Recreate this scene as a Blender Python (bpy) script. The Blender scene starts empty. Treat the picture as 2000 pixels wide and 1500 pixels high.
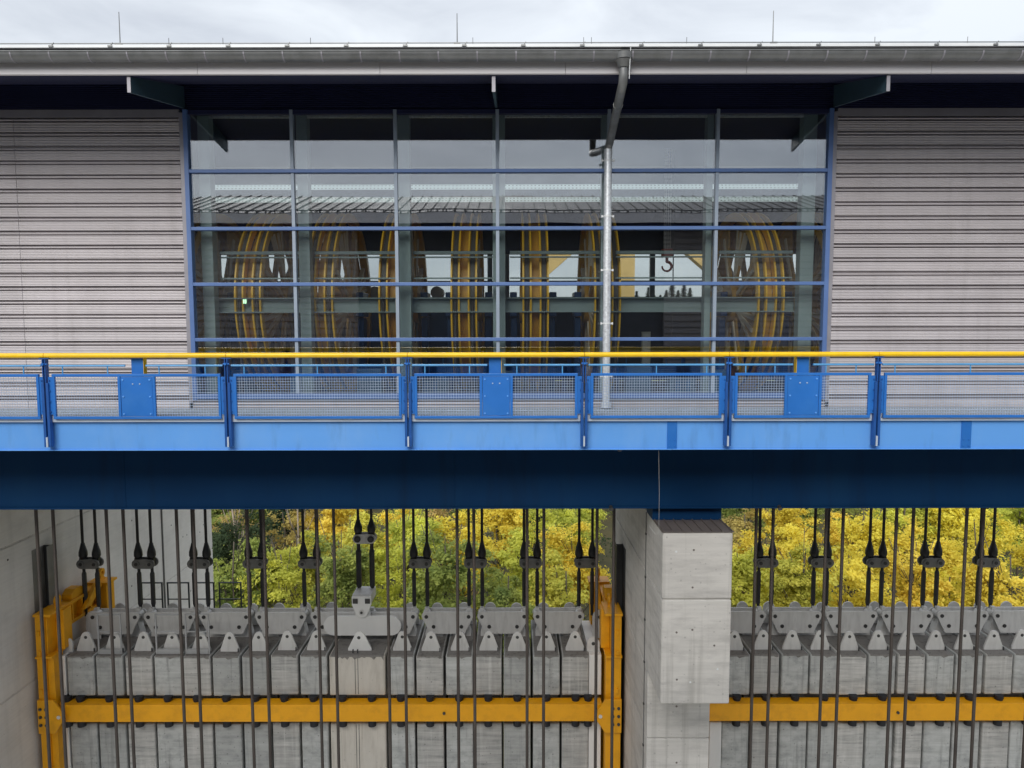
import bpy, bmesh, math, random
from mathutils import Vector, Matrix
R = math.radians
rnd = random.Random(7)
sc = bpy.context.scene
COL = sc.collection

# ------------------------------------------------------------------ camera
F = 1400.0 / 2000.0                      # focal length / image width
PITCH = math.atan((750 - 640) / 1400.0)  # camera looks slightly down; eye = origin
cd = bpy.data.cameras.new('camera')
cam = bpy.data.objects.new('camera', cd)
COL.objects.link(cam)
cd.sensor_width = 36.0
cd.lens = 36.0 * F
cd.clip_start = 0.05
cd.clip_end = 4000
cam.location = (0, 0, 0)
cam.rotation_euler = (R(90) - PITCH, R(0.10), 0)
sc.camera = cam

# ------------------------------------------------------------------ sky, sun, exposure
SUN_EL, SUN_AZ = 36.0, 198.0             # high, from behind the camera, a little to the left
w = bpy.data.worlds.new('World')
sc.world = w
w.use_nodes = True
nt = w.node_tree
nt.nodes.clear()
N = nt.nodes.new
L = nt.links.new
out = N('ShaderNodeOutputWorld')
bg = N('ShaderNodeBackground')
bg.inputs['Strength'].default_value = 0.1
sky = N('ShaderNodeTexSky')
sky.sky_type = 'NISHITA'
sky.sun_disc = False
sky.sun_elevation = R(SUN_EL)
sky.sun_rotation = R(SUN_AZ)
tc = N('ShaderNodeTexCoord')
sep = N('ShaderNodeSeparateXYZ')
L(tc.outputs['Generated'], sep.inputs[0])
cie = N('ShaderNodeMath'); cie.operation = 'MULTIPLY_ADD'; cie.use_clamp = True   # overcast sky: brighter to the zenith
cie.inputs[1].default_value = 0.45; cie.inputs[2].default_value = 0.55
L(sep.outputs['Z'], cie.inputs[0])
mp = N('ShaderNodeMapping'); mp.inputs['Scale'].default_value = (1.0, 1.0, 3.0)
L(tc.outputs['Generated'], mp.inputs[0])
nz = N('ShaderNodeTexNoise'); nz.inputs['Scale'].default_value = 3.2
nz.inputs['Detail'].default_value = 6; nz.inputs['Roughness'].default_value = 0.52; nz.inputs['Distortion'].default_value = 0.5
L(mp.outputs[0], nz.inputs['Vector'])
rp = N('ShaderNodeValToRGB')
rp.color_ramp.elements[0].position = 0.32; rp.color_ramp.elements[0].color = (0.66, 0.70, 0.77, 1)
rp.color_ramp.elements[1].position = 0.62; rp.color_ramp.elements[1].color = (0.97, 1.02, 1.07, 1)
L(nz.outputs[0], rp.inputs[0])
vm = N('ShaderNodeVectorMath'); vm.operation = 'SCALE'
L(rp.outputs[0], vm.inputs[0]); L(cie.outputs[0], vm.inputs['Scale'])
vs = N('ShaderNodeVectorMath'); vs.operation = 'SCALE'; vs.inputs['Scale'].default_value = 7.6
L(vm.outputs[0], vs.inputs[0])
mx = N('ShaderNodeMix'); mx.data_type = 'RGBA'; mx.inputs[0].default_value = 0.90
L(sky.outputs[0], mx.inputs[6]); L(vs.outputs[0], mx.inputs[7])
L(mx.outputs[2], bg.inputs['Color']); L(bg.outputs[0], out.inputs[0])

sd = bpy.data.lights.new('sun', 'SUN')
sd.energy = 1.5
sd.angle = R(40)
sd.color = (1.0, 0.96, 0.90)
sun = bpy.data.objects.new('sun', sd)
COL.objects.link(sun)
a = R(SUN_AZ)
e = R(SUN_EL)
sdir = Vector((math.sin(a) * math.cos(e), math.cos(a) * math.cos(e), math.sin(e)))
sun.rotation_euler = sdir.to_track_quat('Z', 'Y').to_euler()
vsett = sc.view_settings
vsett.view_transform = 'Standard'
vsett.look = 'None'
vsett.exposure = 0.88
vsett.gamma = 1.0
vsett.use_curve_mapping = False
sc.cycles.max_bounces = 8
sc.cycles.transparent_max_bounces = 16
sc.cycles.caustics_reflective = False
sc.cycles.caustics_refractive = False

# ------------------------------------------------------------------ measuring: a sight line of the photograph met with the plane at distance d
TP = math.tan(PITCH)
def U(px, py, d):
    v = (py - 750) / 1400.0
    k = math.cos(PITCH) - v * math.sin(PITCH)
    return Vector(((px - 1000) / 1400.0 * d / k, d, -(math.sin(PITCH) + v * math.cos(PITCH)) / k * d))
def X_(px, py, d): return U(px, py, d).x
def Z_(py, d): return U(0, py, d).z

# ------------------------------------------------------------------ mesh builder
class MB:
    def __init__(s): s.v = []; s.f = []
    def add(s, vs, fs):
        o = len(s.v)
        s.v += [tuple(p) for p in vs]
        s.f += [tuple(i + o for i in f) for f in fs]
        return s
    def box(s, x0, x1, y0, y1, z0, z1):
        if x0 > x1: x0, x1 = x1, x0
        if y0 > y1: y0, y1 = y1, y0
        if z0 > z1: z0, z1 = z1, z0
        return s.add([(x0,y0,z0),(x1,y0,z0),(x1,y1,z0),(x0,y1,z0),(x0,y0,z1),(x1,y0,z1),(x1,y1,z1),(x0,y1,z1)],
                     [(0,3,2,1),(4,5,6,7),(0,1,5,4),(1,2,6,5),(2,3,7,6),(3,0,4,7)])
    def bar(s, p0, p1, wd, th, up=(0,0,1)):
        """rectangular bar p0->p1, wd along up-ish, th sideways"""
        p0, p1 = Vector(p0), Vector(p1)
        d = (p1 - p0).normalized()
        sd_ = d.cross(Vector(up)).normalized()
        u = sd_.cross(d).normalized()
        vs = []
        for p in (p0, p1):
            for a_, b_ in ((-1,-1),(1,-1),(1,1),(-1,1)):
                vs.append(p + sd_ * a_ * th / 2 + u * b_ * wd / 2)
        return s.add(vs, [(0,1,2,3),(7,6,5,4),(0,4,5,1),(1,5,6,2),(2,6,7,3),(3,7,4,0)])
    def cyl(s, p0, p1, r, n=12, r2=None, caps=True):
        p0, p1 = Vector(p0), Vector(p1)
        r2 = r if r2 is None else r2
        d = (p1 - p0).normalized()
        t = Vector((1,0,0)) if abs(d.x) < 0.8 else Vector((0,1,0))
        a_ = d.cross(t).normalized(); b_ = d.cross(a_)
        vs = []
        for p, rr in ((p0, r), (p1, r2)):
            for i in range(n):
                q = 2 * math.pi * i / n
                vs.append(p + a_ * math.cos(q) * rr + b_ * math.sin(q) * rr)
        fs = [(i, (i+1) % n, n + (i+1) % n, n + i) for i in range(n)]
        if caps: fs += [tuple(range(n))[::-1], tuple(range(n, 2*n))]
        return s.add(vs, fs)
    def tube(s, pts, r, n=10, caps=True):
        pts = [Vector(p) for p in pts]
        rs = r if isinstance(r, (list, tuple)) else [r] * len(pts)
        vs = []; ref = None
        for i, p in enumerate(pts):
            d = (pts[min(i+1, len(pts)-1)] - pts[max(i-1, 0)]).normalized()
            if ref is None:
                t = Vector((1,0,0)) if abs(d.x) < 0.8 else Vector((0,1,0))
                ref = d.cross(t).normalized()
            ref = (ref - d * ref.dot(d)).normalized()
            b_ = d.cross(ref)
            for k in range(n):
                q = 2 * math.pi * k / n
                vs.append(p + ref * math.cos(q) * rs[i] + b_ * math.sin(q) * rs[i])
        fs = []
        for i in range(len(pts) - 1):
            for k in range(n):
                fs.append((i*n+k, i*n+(k+1) % n, (i+1)*n+(k+1) % n, (i+1)*n+k))
        if caps: fs += [tuple(range(n))[::-1], tuple(range((len(pts)-1)*n, len(pts)*n))]
        return s.add(vs, fs)
    def prism(s, prof, axis, a0, a1):
        """closed outline extruded along an axis: 'x' outline=(y,z); 'y' outline=(x,z); 'z' outline=(x,y)"""
        n = len(prof)
        def P(p, t):
            return {'x': (t, p[0], p[1]), 'y': (p[0], t, p[1]), 'z': (p[0], p[1], t)}[axis]
        vs = [P(p, a0) for p in prof] + [P(p, a1) for p in prof]
        fs = [(i, (i+1) % n, n + (i+1) % n, n + i) for i in range(n)] + [tuple(range(n))[::-1], tuple(range(n, 2*n))]
        return s.add(vs, fs)
    def lathe_x(s, cx, cy, cz, prof, n=64):
        """closed ring profile of (x, r) about the x axis"""
        m = len(prof); vs = []
        for i in range(n):
            q = 2 * math.pi * i / n
            for (x, r) in prof:
                vs.append((cx + x, cy + r * math.cos(q), cz + r * math.sin(q)))
        fs = []
        for i in range(n):
            for k in range(m):
                fs.append((i*m+k, i*m+(k+1) % m, ((i+1) % n)*m+(k+1) % m, ((i+1) % n)*m+k))
        return s.add(vs, fs)

WLOC = {}
def mesh_from(name, mb, mat, smooth=False):
    vs = mb.v
    lo = [min(p[i] for p in vs) for i in range(3)]
    hi = [max(p[i] for p in vs) for i in range(3)]
    c = Vector([(lo[i] + hi[i]) / 2 for i in range(3)])
    me = bpy.data.meshes.new(name)
    me.from_pydata([(p[0]-c.x, p[1]-c.y, p[2]-c.z) for p in vs], [], mb.f)
    bm = bmesh.new(); bm.from_mesh(me)
    bmesh.ops.recalc_face_normals(bm, faces=bm.faces)
    bm.to_mesh(me); bm.free()
    if mat: me.materials.append(mat)
    if smooth:
        for p in me.polygons: p.use_smooth = True
        try: me.set_sharp_from_angle(angle=R(40))
        except Exception: pass
    return me, c
def link(o, parent, wloc):
    COL.objects.link(o)
    WLOC[o] = Vector(wloc)
    if parent:
        o.parent = parent
        o.location = Vector(wloc) - WLOC[parent]
    else:
        o.location = wloc
    return o
def part(name, mb, mat, parent=None, smooth=False, bevel=0, kind=None, label=None):
    me, c = mesh_from(name, mb, mat, smooth)
    o = bpy.data.objects.new(name, me)
    link(o, parent, c)
    if bevel:
        b = o.modifiers.new('bevel', 'BEVEL'); b.width = bevel; b.segments = 2; b.limit_method = 'ANGLE'
    if kind: o['kind'] = kind
    if label: o['label'] = label
    return o
def dup(o, parent, off):
    """copy one part (mesh shared) moved by off in world space"""
    c = o.copy()
    if 'label' in c: del c['label']
    return link(c, parent, WLOC[o] + Vector(off))
def tag(o, label, cat, group=None, kind=None):
    o['label'] = label; o['category'] = cat
    if group: o['group'] = group
    o['kind'] = kind or 'thing'
    return o
def thing(name, label, cat, loc, group=None):
    o = bpy.data.objects.new(name, None)
    o.empty_display_size = 0.2
    link(o, None, loc)
    return tag(o, label, cat, group)
def clone_tree(root, off, label, group=None):
    r = root.copy()
    link(r, None, WLOC[root] + Vector(off))
    r['label'] = label
    if group: r['group'] = group
    for ch in list(root.children):
        c = dup(ch, r, off)
        for g in list(ch.children): dup(g, c, off)
    return r
ORD = ['first','second','third','fourth','fifth','sixth','seventh','eighth','ninth','tenth','eleventh','twelfth','thirteenth',
       'fourteenth','fifteenth','sixteenth','seventeenth','eighteenth','nineteenth','twentieth','twenty-first']

# ------------------------------------------------------------------ materials
def mat(name, col, rough=0.5, metal=0.0, var=0.12, scale=3.0, stretch=(1,1,1), bump=0.0, bscale=40.0, dirt=None, dirt_amt=0.5,
        dscale=1.2, dstretch=(1,1,1), spec=0.5, obj_var=0.0, rvar=0.1, streak=None, streak_amt=0.5, streak_scale=(7,7,0.22), pits=0.0, boards=0.0):
    m = bpy.data.materials.new(name); m.use_nodes = True
    t = m.node_tree; nn = t.nodes.new; ll = t.links.new
    bs = t.nodes['Principled BSDF']
    bs.inputs['Metallic'].default_value = metal
    bs.inputs['Specular IOR Level'].default_value = spec
    geo = nn('ShaderNodeNewGeometry')
    mpn = nn('ShaderNodeMapping'); mpn.inputs['Scale'].default_value = stretch
    ll(geo.outputs['Position'], mpn.inputs[0])
    n1 = nn('ShaderNodeTexNoise'); n1.inputs['Scale'].default_value = scale; n1.inputs['Detail'].default_value = 6
    n1.inputs['Roughness'].default_value = 0.6
    ll(mpn.outputs[0], n1.inputs['Vector'])
    r1 = nn('ShaderNodeMapRange'); r1.inputs[1].default_value = 0.25; r1.inputs[2].default_value = 0.75
    r1.inputs[3].default_value = 1 - var; r1.inputs[4].default_value = 1 + var
    ll(n1.outputs[0], r1.inputs[0])
    val = r1.outputs[0]
    if obj_var:
        oi = nn('ShaderNodeObjectInfo')
        r2 = nn('ShaderNodeMapRange'); r2.inputs[3].default_value = 1 - obj_var; r2.inputs[4].default_value = 1 + obj_var
        ll(oi.outputs['Random'], r2.inputs[0])
        mm = nn('ShaderNodeMath'); mm.operation = 'MULTIPLY'
        ll(val, mm.inputs[0]); ll(r2.outputs[0], mm.inputs[1]); val = mm.outputs[0]
    sc_ = nn('ShaderNodeVectorMath'); sc_.operation = 'SCALE'
    sc_.inputs[0].default_value = col[:3]
    ll(val, sc_.inputs['Scale'])
    colo = sc_.outputs[0]
    if dirt:
        mp2 = nn('ShaderNodeMapping'); mp2.inputs['Scale'].default_value = dstretch
        ll(geo.outputs['Position'], mp2.inputs[0])
        n2 = nn('ShaderNodeTexNoise'); n2.inputs['Scale'].default_value = dscale; n2.inputs['Detail'].default_value = 8
        n2.inputs['Roughness'].default_value = 0.68
        ll(mp2.outputs[0], n2.inputs['Vector'])
        rr = nn('ShaderNodeValToRGB'); rr.color_ramp.elements[0].position = 0.48; rr.color_ramp.elements[1].position = 0.72
        rr.color_ramp.elements[1].color = (dirt_amt,)*3 + (1,)
        ll(n2.outputs[0], rr.inputs[0])
        mi = nn('ShaderNodeMix'); mi.data_type = 'RGBA'
        ll(rr.outputs[0], mi.inputs[0]); ll(colo, mi.inputs[6]); mi.inputs[7].default_value = (*dirt, 1)
        colo = mi.outputs[2]
    if streak:
        mp3 = nn('ShaderNodeMapping'); mp3.inputs['Scale'].default_value = streak_scale
        ll(geo.outputs['Position'], mp3.inputs[0])
        n4 = nn('ShaderNodeTexNoise'); n4.inputs['Scale'].default_value = 1.0; n4.inputs['Detail'].default_value = 5; n4.inputs['Roughness'].default_value = 0.6
        ll(mp3.outputs[0], n4.inputs['Vector'])
        r4 = nn('ShaderNodeValToRGB'); r4.color_ramp.elements[0].position = 0.54; r4.color_ramp.elements[1].position = 0.72
        r4.color_ramp.elements[1].color = (streak_amt,)*3 + (1,)
        ll(n4.outputs[0], r4.inputs[0])
        m4 = nn('ShaderNodeMix'); m4.data_type = 'RGBA'
        ll(r4.outputs[0], m4.inputs[0]); ll(colo, m4.inputs[6]); m4.inputs[7].default_value = (*streak, 1)
        colo = m4.outputs[2]
    if boards:
        mp5 = nn('ShaderNodeMapping'); mp5.inputs['Scale'].default_value = (0.6, 0.6, 16)
        ll(geo.outputs['Position'], mp5.inputs[0])
        n5 = nn('ShaderNodeTexNoise'); n5.inputs['Scale'].default_value = 1.0; n5.inputs['Detail'].default_value = 5; n5.inputs['Roughness'].default_value = 0.7
        ll(mp5.outputs[0], n5.inputs['Vector'])
        r5 = nn('ShaderNodeMapRange'); r5.inputs[1].default_value = 0.3; r5.inputs[2].default_value = 0.7
        r5.inputs[3].default_value = 1 - boards; r5.inputs[4].default_value = 1 + boards
        ll(n5.outputs[0], r5.inputs[0])
        s5 = nn('ShaderNodeVectorMath'); s5.operation = 'SCALE'; ll(colo, s5.inputs[0]); ll(r5.outputs[0], s5.inputs['Scale']); colo = s5.outputs[0]
    if pits:
        vo = nn('ShaderNodeTexVoronoi'); vo.inputs['Scale'].default_value = 11
        ll(geo.outputs['Position'], vo.inputs['Vector'])
        sx = nn('ShaderNodeSeparateColor'); ll(vo.outputs['Color'], sx.inputs[0])
        th = nn('ShaderNodeMapRange'); th.inputs[3].default_value = 0.0; th.inputs[4].default_value = 0.22; th.inputs[1].default_value = 0.45
        ll(sx.outputs[0], th.inputs[0])
        lt = nn('ShaderNodeMath'); lt.operation = 'LESS_THAN'; ll(vo.outputs['Distance'], lt.inputs[0]); ll(th.outputs[0], lt.inputs[1])
        ml6 = nn('ShaderNodeMath'); ml6.operation = 'MULTIPLY'; ml6.inputs[1].default_value = pits; ll(lt.outputs[0], ml6.inputs[0])
        m6 = nn('ShaderNodeMix'); m6.data_type = 'RGBA'; ll(ml6.outputs[0], m6.inputs[0]); ll(colo, m6.inputs[6]); m6.inputs[7].default_value = (0.10, 0.10, 0.095, 1)
        colo = m6.outputs[2]
    ll(colo, bs.inputs['Base Color'])
    rrn = nn('ShaderNodeMapRange'); rrn.inputs[3].default_value = max(0.03, rough - rvar); rrn.inputs[4].default_value = min(1, rough + rvar)
    ll(n1.outputs[0], rrn.inputs[0]); ll(rrn.outputs[0], bs.inputs['Roughness'])
    if bump:
        n3 = nn('ShaderNodeTexNoise'); n3.inputs['Scale'].default_value = bscale; n3.inputs['Detail'].default_value = 4
        ll(mpn.outputs[0], n3.inputs['Vector'])
        bp = nn('ShaderNodeBump'); bp.inputs['Strength'].default_value = bump; bp.inputs['Distance'].default_value = 0.01
        ll(n3.outputs[0], bp.inputs['Height']); ll(bp.outputs[0], bs.inputs['Normal'])
    return m

def add_wave(m, axis, period, amt, dist=0.004, strength=0.6):
    """fine relief: parallel grooves along one axis"""
    t = m.node_tree; nn = t.nodes.new; ll = t.links.new
    geo = nn('ShaderNodeNewGeometry'); sp = nn('ShaderNodeSeparateXYZ'); ll(geo.outputs['Position'], sp.inputs[0])
    mu = nn('ShaderNodeMath'); mu.operation = 'MULTIPLY'; mu.inputs[1].default_value = 2 * math.pi / period
    ll(sp.outputs[axis], mu.inputs[0])
    si = nn('ShaderNodeMath'); si.operation = 'SINE'; ll(mu.outputs[0], si.inputs[0])
    bp = nn('ShaderNodeBump'); bp.inputs['Strength'].default_value = strength; bp.inputs['Distance'].default_value = dist
    ll(si.outputs[0], bp.inputs['Height']); ll(bp.outputs[0], t.nodes['Principled BSDF'].inputs['Normal'])

M = {}
M['clad'] = mat('clad_panel', (0.53, 0.495, 0.51), 0.42, 0.15, var=0.09, scale=0.8, stretch=(0.5,1,3), obj_var=0.05, dirt=(0.42,0.39,0.40), dirt_amt=0.5, dscale=1.0, dstretch=(1.6,1,0.5), streak=(0.36,0.335,0.34), streak_amt=0.35, streak_scale=(5,1,0.25))
add_wave(M['clad'], 'Z', 0.030, 1, dist=0.004, strength=0.9)
M['clad_trim'] = mat('trim_grey', (0.30, 0.29, 0.32), 0.45, 0.3)
M['fascia'] = mat('fascia_sheet', (0.58, 0.56, 0.57), 0.45, 0.15, var=0.06, scale=0.6, stretch=(0.6,1,3), obj_var=0.03)
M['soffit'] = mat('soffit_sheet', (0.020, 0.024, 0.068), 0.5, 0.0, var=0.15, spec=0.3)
M['zinc'] = mat('zinc', (0.20, 0.205, 0.205), 0.42, 0.55, var=0.18, scale=4, dirt=(0.12,0.12,0.115), dirt_amt=0.6, dscale=3, dstretch=(1,1,0.5))
M['galv'] = mat('galvanised', (0.72, 0.75, 0.78), 0.38, 0.5, var=0.28, scale=22, bump=0.08, bscale=60)
M['white_metal'] = mat('pale_sheet', (0.72, 0.74, 0.75), 0.5, 0.1, var=0.08)
M['win_blue'] = mat('window_frame_blue', (0.10, 0.18, 0.40), 0.42, 0.1, var=0.08)
M['win_grey'] = mat('mullion_grey', (0.30, 0.36, 0.44), 0.42, 0.15, var=0.06)
M['blue'] = mat('blue_paint', (0.022, 0.155, 0.52), 0.38, 0.0, var=0.10, scale=2.0, dirt=(0.05,0.20,0.52), dirt_amt=0.4, dscale=2.2)
M['blue_post'] = mat('post_blue', (0.016, 0.085, 0.31), 0.38, 0.0, var=0.15, scale=4.0)
M['blue_pale'] = mat('pale_blue_paint', (0.125, 0.36, 0.82), 0.42, 0.0, var=0.06, scale=0.7, stretch=(0.4,1,1.4), dirt=(0.20,0.42,0.80), dirt_amt=0.6, dscale=1.1, dstretch=(1.0,1,0.5), streak=(0.10,0.26,0.58), streak_amt=0.55, streak_scale=(4.5,2,0.9))
M['blue_rail'] = mat('rail_blue', (0.09, 0.32, 0.62), 0.35)
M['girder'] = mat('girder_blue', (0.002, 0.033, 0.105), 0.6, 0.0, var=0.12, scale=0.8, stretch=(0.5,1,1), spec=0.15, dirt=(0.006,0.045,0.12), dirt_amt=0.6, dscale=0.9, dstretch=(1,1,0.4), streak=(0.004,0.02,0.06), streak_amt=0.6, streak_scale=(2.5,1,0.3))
M['yellow'] = mat('handrail_yellow', (0.90, 0.56, 0.008), 0.32, 0.0, var=0.07, scale=6, dirt=(0.62,0.40,0.03), dirt_amt=0.5, dscale=3.5, dstretch=(1,1,1))
M['ochre'] = mat('frame_yellow', (0.80, 0.37, 0.006), 0.42, 0.0, var=0.07, scale=2.0, dirt=(0.45,0.20,0.01), dirt_amt=0.5, dscale=2.5)
M['sheave'] = mat('wheel_yellow', (0.62, 0.34, 0.04), 0.45, 0.0, var=0.14, scale=2.5)
M['rim'] = mat('wheel_rim_sky_lit', (0.92, 0.52, 0.03), 0.38, 0.0, var=0.1, scale=2.5)  # brighter than the spokes: sky light on the rims put into the colour
M['rib'] = mat('wheel_rib_cream', (0.85, 0.76, 0.60), 0.5, var=0.12)
M['groove'] = mat('wheel_groove', (0.09, 0.08, 0.07), 0.6, 0.3)
M['wire'] = mat('mesh_wire', (0.46, 0.56, 0.72), 0.45, 0.2)
M['lip'] = mat('pale_edge', (0.52, 0.60, 0.70), 0.5, 0.1)
M['floor'] = mat('grating', (0.36, 0.42, 0.48), 0.6, 0.1, var=0.15, scale=9)
M['conc'] = mat('pier_concrete', (0.60, 0.58, 0.55), 0.85, var=0.10, scale=1.1, stretch=(0.5,0.5,2.0), bump=0.25, bscale=30, dirt=(0.40,0.385,0.37), dirt_amt=0.8, dscale=1.7, dstretch=(0.6,0.6,2.2), spec=0.25, obj_var=0.05, streak=(0.36,0.345,0.32), streak_amt=0.6, boards=0.08, pits=0.28)
M['conc_wall'] = mat('wall_concrete', (0.72, 0.705, 0.675), 0.85, var=0.10, scale=0.9, stretch=(1,1.0,0.6), bump=0.25, bscale=24, dirt=(0.54,0.525,0.505), dirt_amt=0.6, dscale=0.8, dstretch=(1,0.8,1.6), spec=0.25, obj_var=0.04, streak=(0.52,0.51,0.49), streak_amt=0.5, streak_scale=(3,2.2,0.2), boards=0.05, pits=0.35)
M['cw'] = mat('counterweight_concrete', (0.41, 0.42, 0.412), 0.8, var=0.14, scale=1.8, stretch=(1,1,2.5), bump=0.3, bscale=35, dirt=(0.25,0.26,0.26), dirt_amt=0.9, dscale=2.6, dstretch=(1.2,1,1.8), spec=0.3, obj_var=0.15, streak=(0.23,0.235,0.23), streak_amt=0.8, streak_scale=(9,4,0.5), boards=0.12, pits=0.5)
M['cw2'] = mat('counterweight_concrete_streaked', (0.43, 0.425, 0.41), 0.8, var=0.16, scale=2.2, stretch=(2.5,1,0.7), bump=0.3, bscale=35, dirt=(0.22,0.23,0.225), dirt_amt=0.9, dscale=2.0, dstretch=(0.5,1,4.5), spec=0.3, obj_var=0.15, streak=(0.56,0.56,0.54), streak_amt=0.6, streak_scale=(11,4,0.4), boards=0.20, pits=0.5)
M['cw_beige'] = mat('counterweight_beige', (0.55, 0.52, 0.47), 0.85, var=0.08, scale=1.6, stretch=(2,1,0.6), bump=0.2, bscale=30, dirt=(0.42,0.39,0.345), dirt_amt=0.7, dscale=2.2, dstretch=(2.5,1,0.5), spec=0.2, streak=(0.33,0.29,0.24), streak_amt=0.7, streak_scale=(8,4,0.35), pits=0.3)
M['cw_top'] = mat('counterweight_dirty_top', (0.21, 0.20, 0.19), 0.9, var=0.3, scale=9, bump=0.5, bscale=30, dirt=(0.05,0.045,0.04), dirt_amt=0.9, dscale=9)
M['steel'] = mat('grey_steel_paint', (0.62, 0.615, 0.60), 0.45, 0.0, var=0.06, scale=2.5, stretch=(2,1,0.6), dirt=(0.38,0.37,0.36), dirt_amt=0.5, dscale=2.5, dstretch=(3,1,0.6))
M['steel_pale'] = mat('pale_steel_paint', (0.72, 0.72, 0.71), 0.45, var=0.05, scale=1.5, stretch=(2,1,0.5))
M['frame_grey'] = mat('frame_grey', (0.34, 0.345, 0.35), 0.5)
M['pin'] = mat('dark_pin', (0.06, 0.06, 0.06), 0.5, 0.4)
M['rubber'] = mat('rubber', (0.012, 0.013, 0.018), 0.6)
M['rope'] = mat('wire_rope', (0.075, 0.062, 0.055), 0.55, 0.3, var=0.35, scale=3, stretch=(1,1,0.7))
M['rope_far'] = mat('dark_wire_rope', (0.022, 0.021, 0.021), 0.55, 0.2, var=0.3)
M['socket'] = mat('black_socket', (0.022, 0.023, 0.026), 0.45, 0.2, var=0.25, scale=8)
M['sleeve'] = mat('turnbuckle', (0.03, 0.031, 0.035), 0.42, 0.2, var=0.25, scale=8)
M['yoke'] = mat('yoke_plate', (0.20, 0.20, 0.195), 0.5, 0.1, var=0.2, scale=6)
M['inner_steel'] = mat('inner_green_grey', (0.27, 0.335, 0.335), 0.45, var=0.06)
M['inner_dark'] = mat('inner_dark_wall', (0.045, 0.048, 0.058), 0.7, var=0.2)
M['inner_floor'] = mat('inner_floor', (0.10, 0.10, 0.11), 0.7)
M['cabinet'] = mat('cabinet_blue', (0.09, 0.17, 0.27), 0.4)
M['bearing'] = mat('bearing_blue', (0.015, 0.06, 0.18), 0.4)
M['cream'] = mat('machine_cream', (0.55, 0.54, 0.46), 0.5)
M['guide_pale'] = mat('guide_steel_pale', (0.24, 0.24, 0.235), 0.5, 0.2, var=0.2)
M['clad_far'] = mat('dimmed_cladding', (0.22, 0.20, 0.20), 0.5)  # cladding colour darkened to dim the opposite hall in the reflections
M['guide'] = mat('guide_steel', (0.06, 0.062, 0.066), 0.5, 0.4, var=0.2)
M['cover'] = mat('brown_cover_sheet', (0.17, 0.145, 0.135), 0.5, 0.3, var=0.12)
M['hook'] = mat('hook_red', (0.38, 0.08, 0.05), 0.5)
M['chain'] = mat('chain', (0.35, 0.33, 0.31), 0.5, 0.5)
M['bracket'] = mat('eave_bracket_paint', (0.045, 0.085, 0.115), 0.45)
M['tan'] = mat('hazed_yellow', (0.62, 0.44, 0.17), 0.5)  # yellow paled for the haze and glass in front of the portal
M['roof_seam'] = mat('roof_seam', (0.07, 0.07, 0.072), 0.6)
M['roof'] = mat('roof_sheet', (0.17, 0.165, 0.165), 0.6, 0.1, var=0.12)
M['dark_frame'] = mat('dark_railing', (0.035, 0.045, 0.055), 0.5, 0.2)
M['bark'] = mat('bark', (0.085, 0.07, 0.055), 0.9, var=0.3, scale=5, bump=0.5, bscale=12)
M['pale_bark'] = mat('pale_bark', (0.36, 0.30, 0.25), 0.85, var=0.3, scale=3, stretch=(1,1,0.4))
M['litter'] = mat('forest_floor', (0.065, 0.060, 0.030), 0.95, var=0.4, scale=0.5, dirt=(0.10,0.075,0.03), dirt_amt=0.7, dscale=0.15)

# rope lay: spiral relief on the wire ropes
for nm in ('rope', 'rope_far'):
    t = M[nm].node_tree
    geo = t.nodes.new('ShaderNodeNewGeometry'); sp = t.nodes.new('ShaderNodeSeparateXYZ'); t.links.new(geo.outputs['Normal'], sp.inputs[0])
    an = t.nodes.new('ShaderNodeMath'); an.operation = 'ARCTAN2'
    t.links.new(sp.outputs['Y'], an.inputs[0]); t.links.new(sp.outputs['X'], an.inputs[1])
    sp2 = t.nodes.new('ShaderNodeSeparateXYZ'); t.links.new(geo.outputs['Position'], sp2.inputs[0])
    ml = t.nodes.new('ShaderNodeMath'); ml.operation = 'MULTIPLY'; ml.inputs[1].default_value = 90.0; t.links.new(sp2.outputs['Z'], ml.inputs[0])
    m3 = t.nodes.new('ShaderNodeMath'); m3.operation = 'MULTIPLY_ADD'; m3.inputs[1].default_value = 6.0
    t.links.new(an.outputs[0], m3.inputs[0]); t.links.new(ml.outputs[0], m3.inputs[2])
    si = t.nodes.new('ShaderNodeMath'); si.operation = 'SINE'; t.links.new(m3.outputs[0], si.inputs[0])
    bp = t.nodes.new('ShaderNodeBump'); bp.inputs['Strength'].default_value = 0.9; bp.inputs['Distance'].default_value = 0.008
    t.links.new(si.outputs[0], bp.inputs['Height']); t.links.new(bp.outputs[0], t.nodes['Principled BSDF'].inputs['Normal'])

M['strip'] = mat('ceiling_strip_glow', (0.75, 0.8, 0.8), 0.4)
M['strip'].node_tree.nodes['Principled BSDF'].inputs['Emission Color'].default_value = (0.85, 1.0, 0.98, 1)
M['strip'].node_tree.nodes['Principled BSDF'].inputs['Emission Strength'].default_value = 0.22  # faint glow added so the ceiling strips read pale

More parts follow.
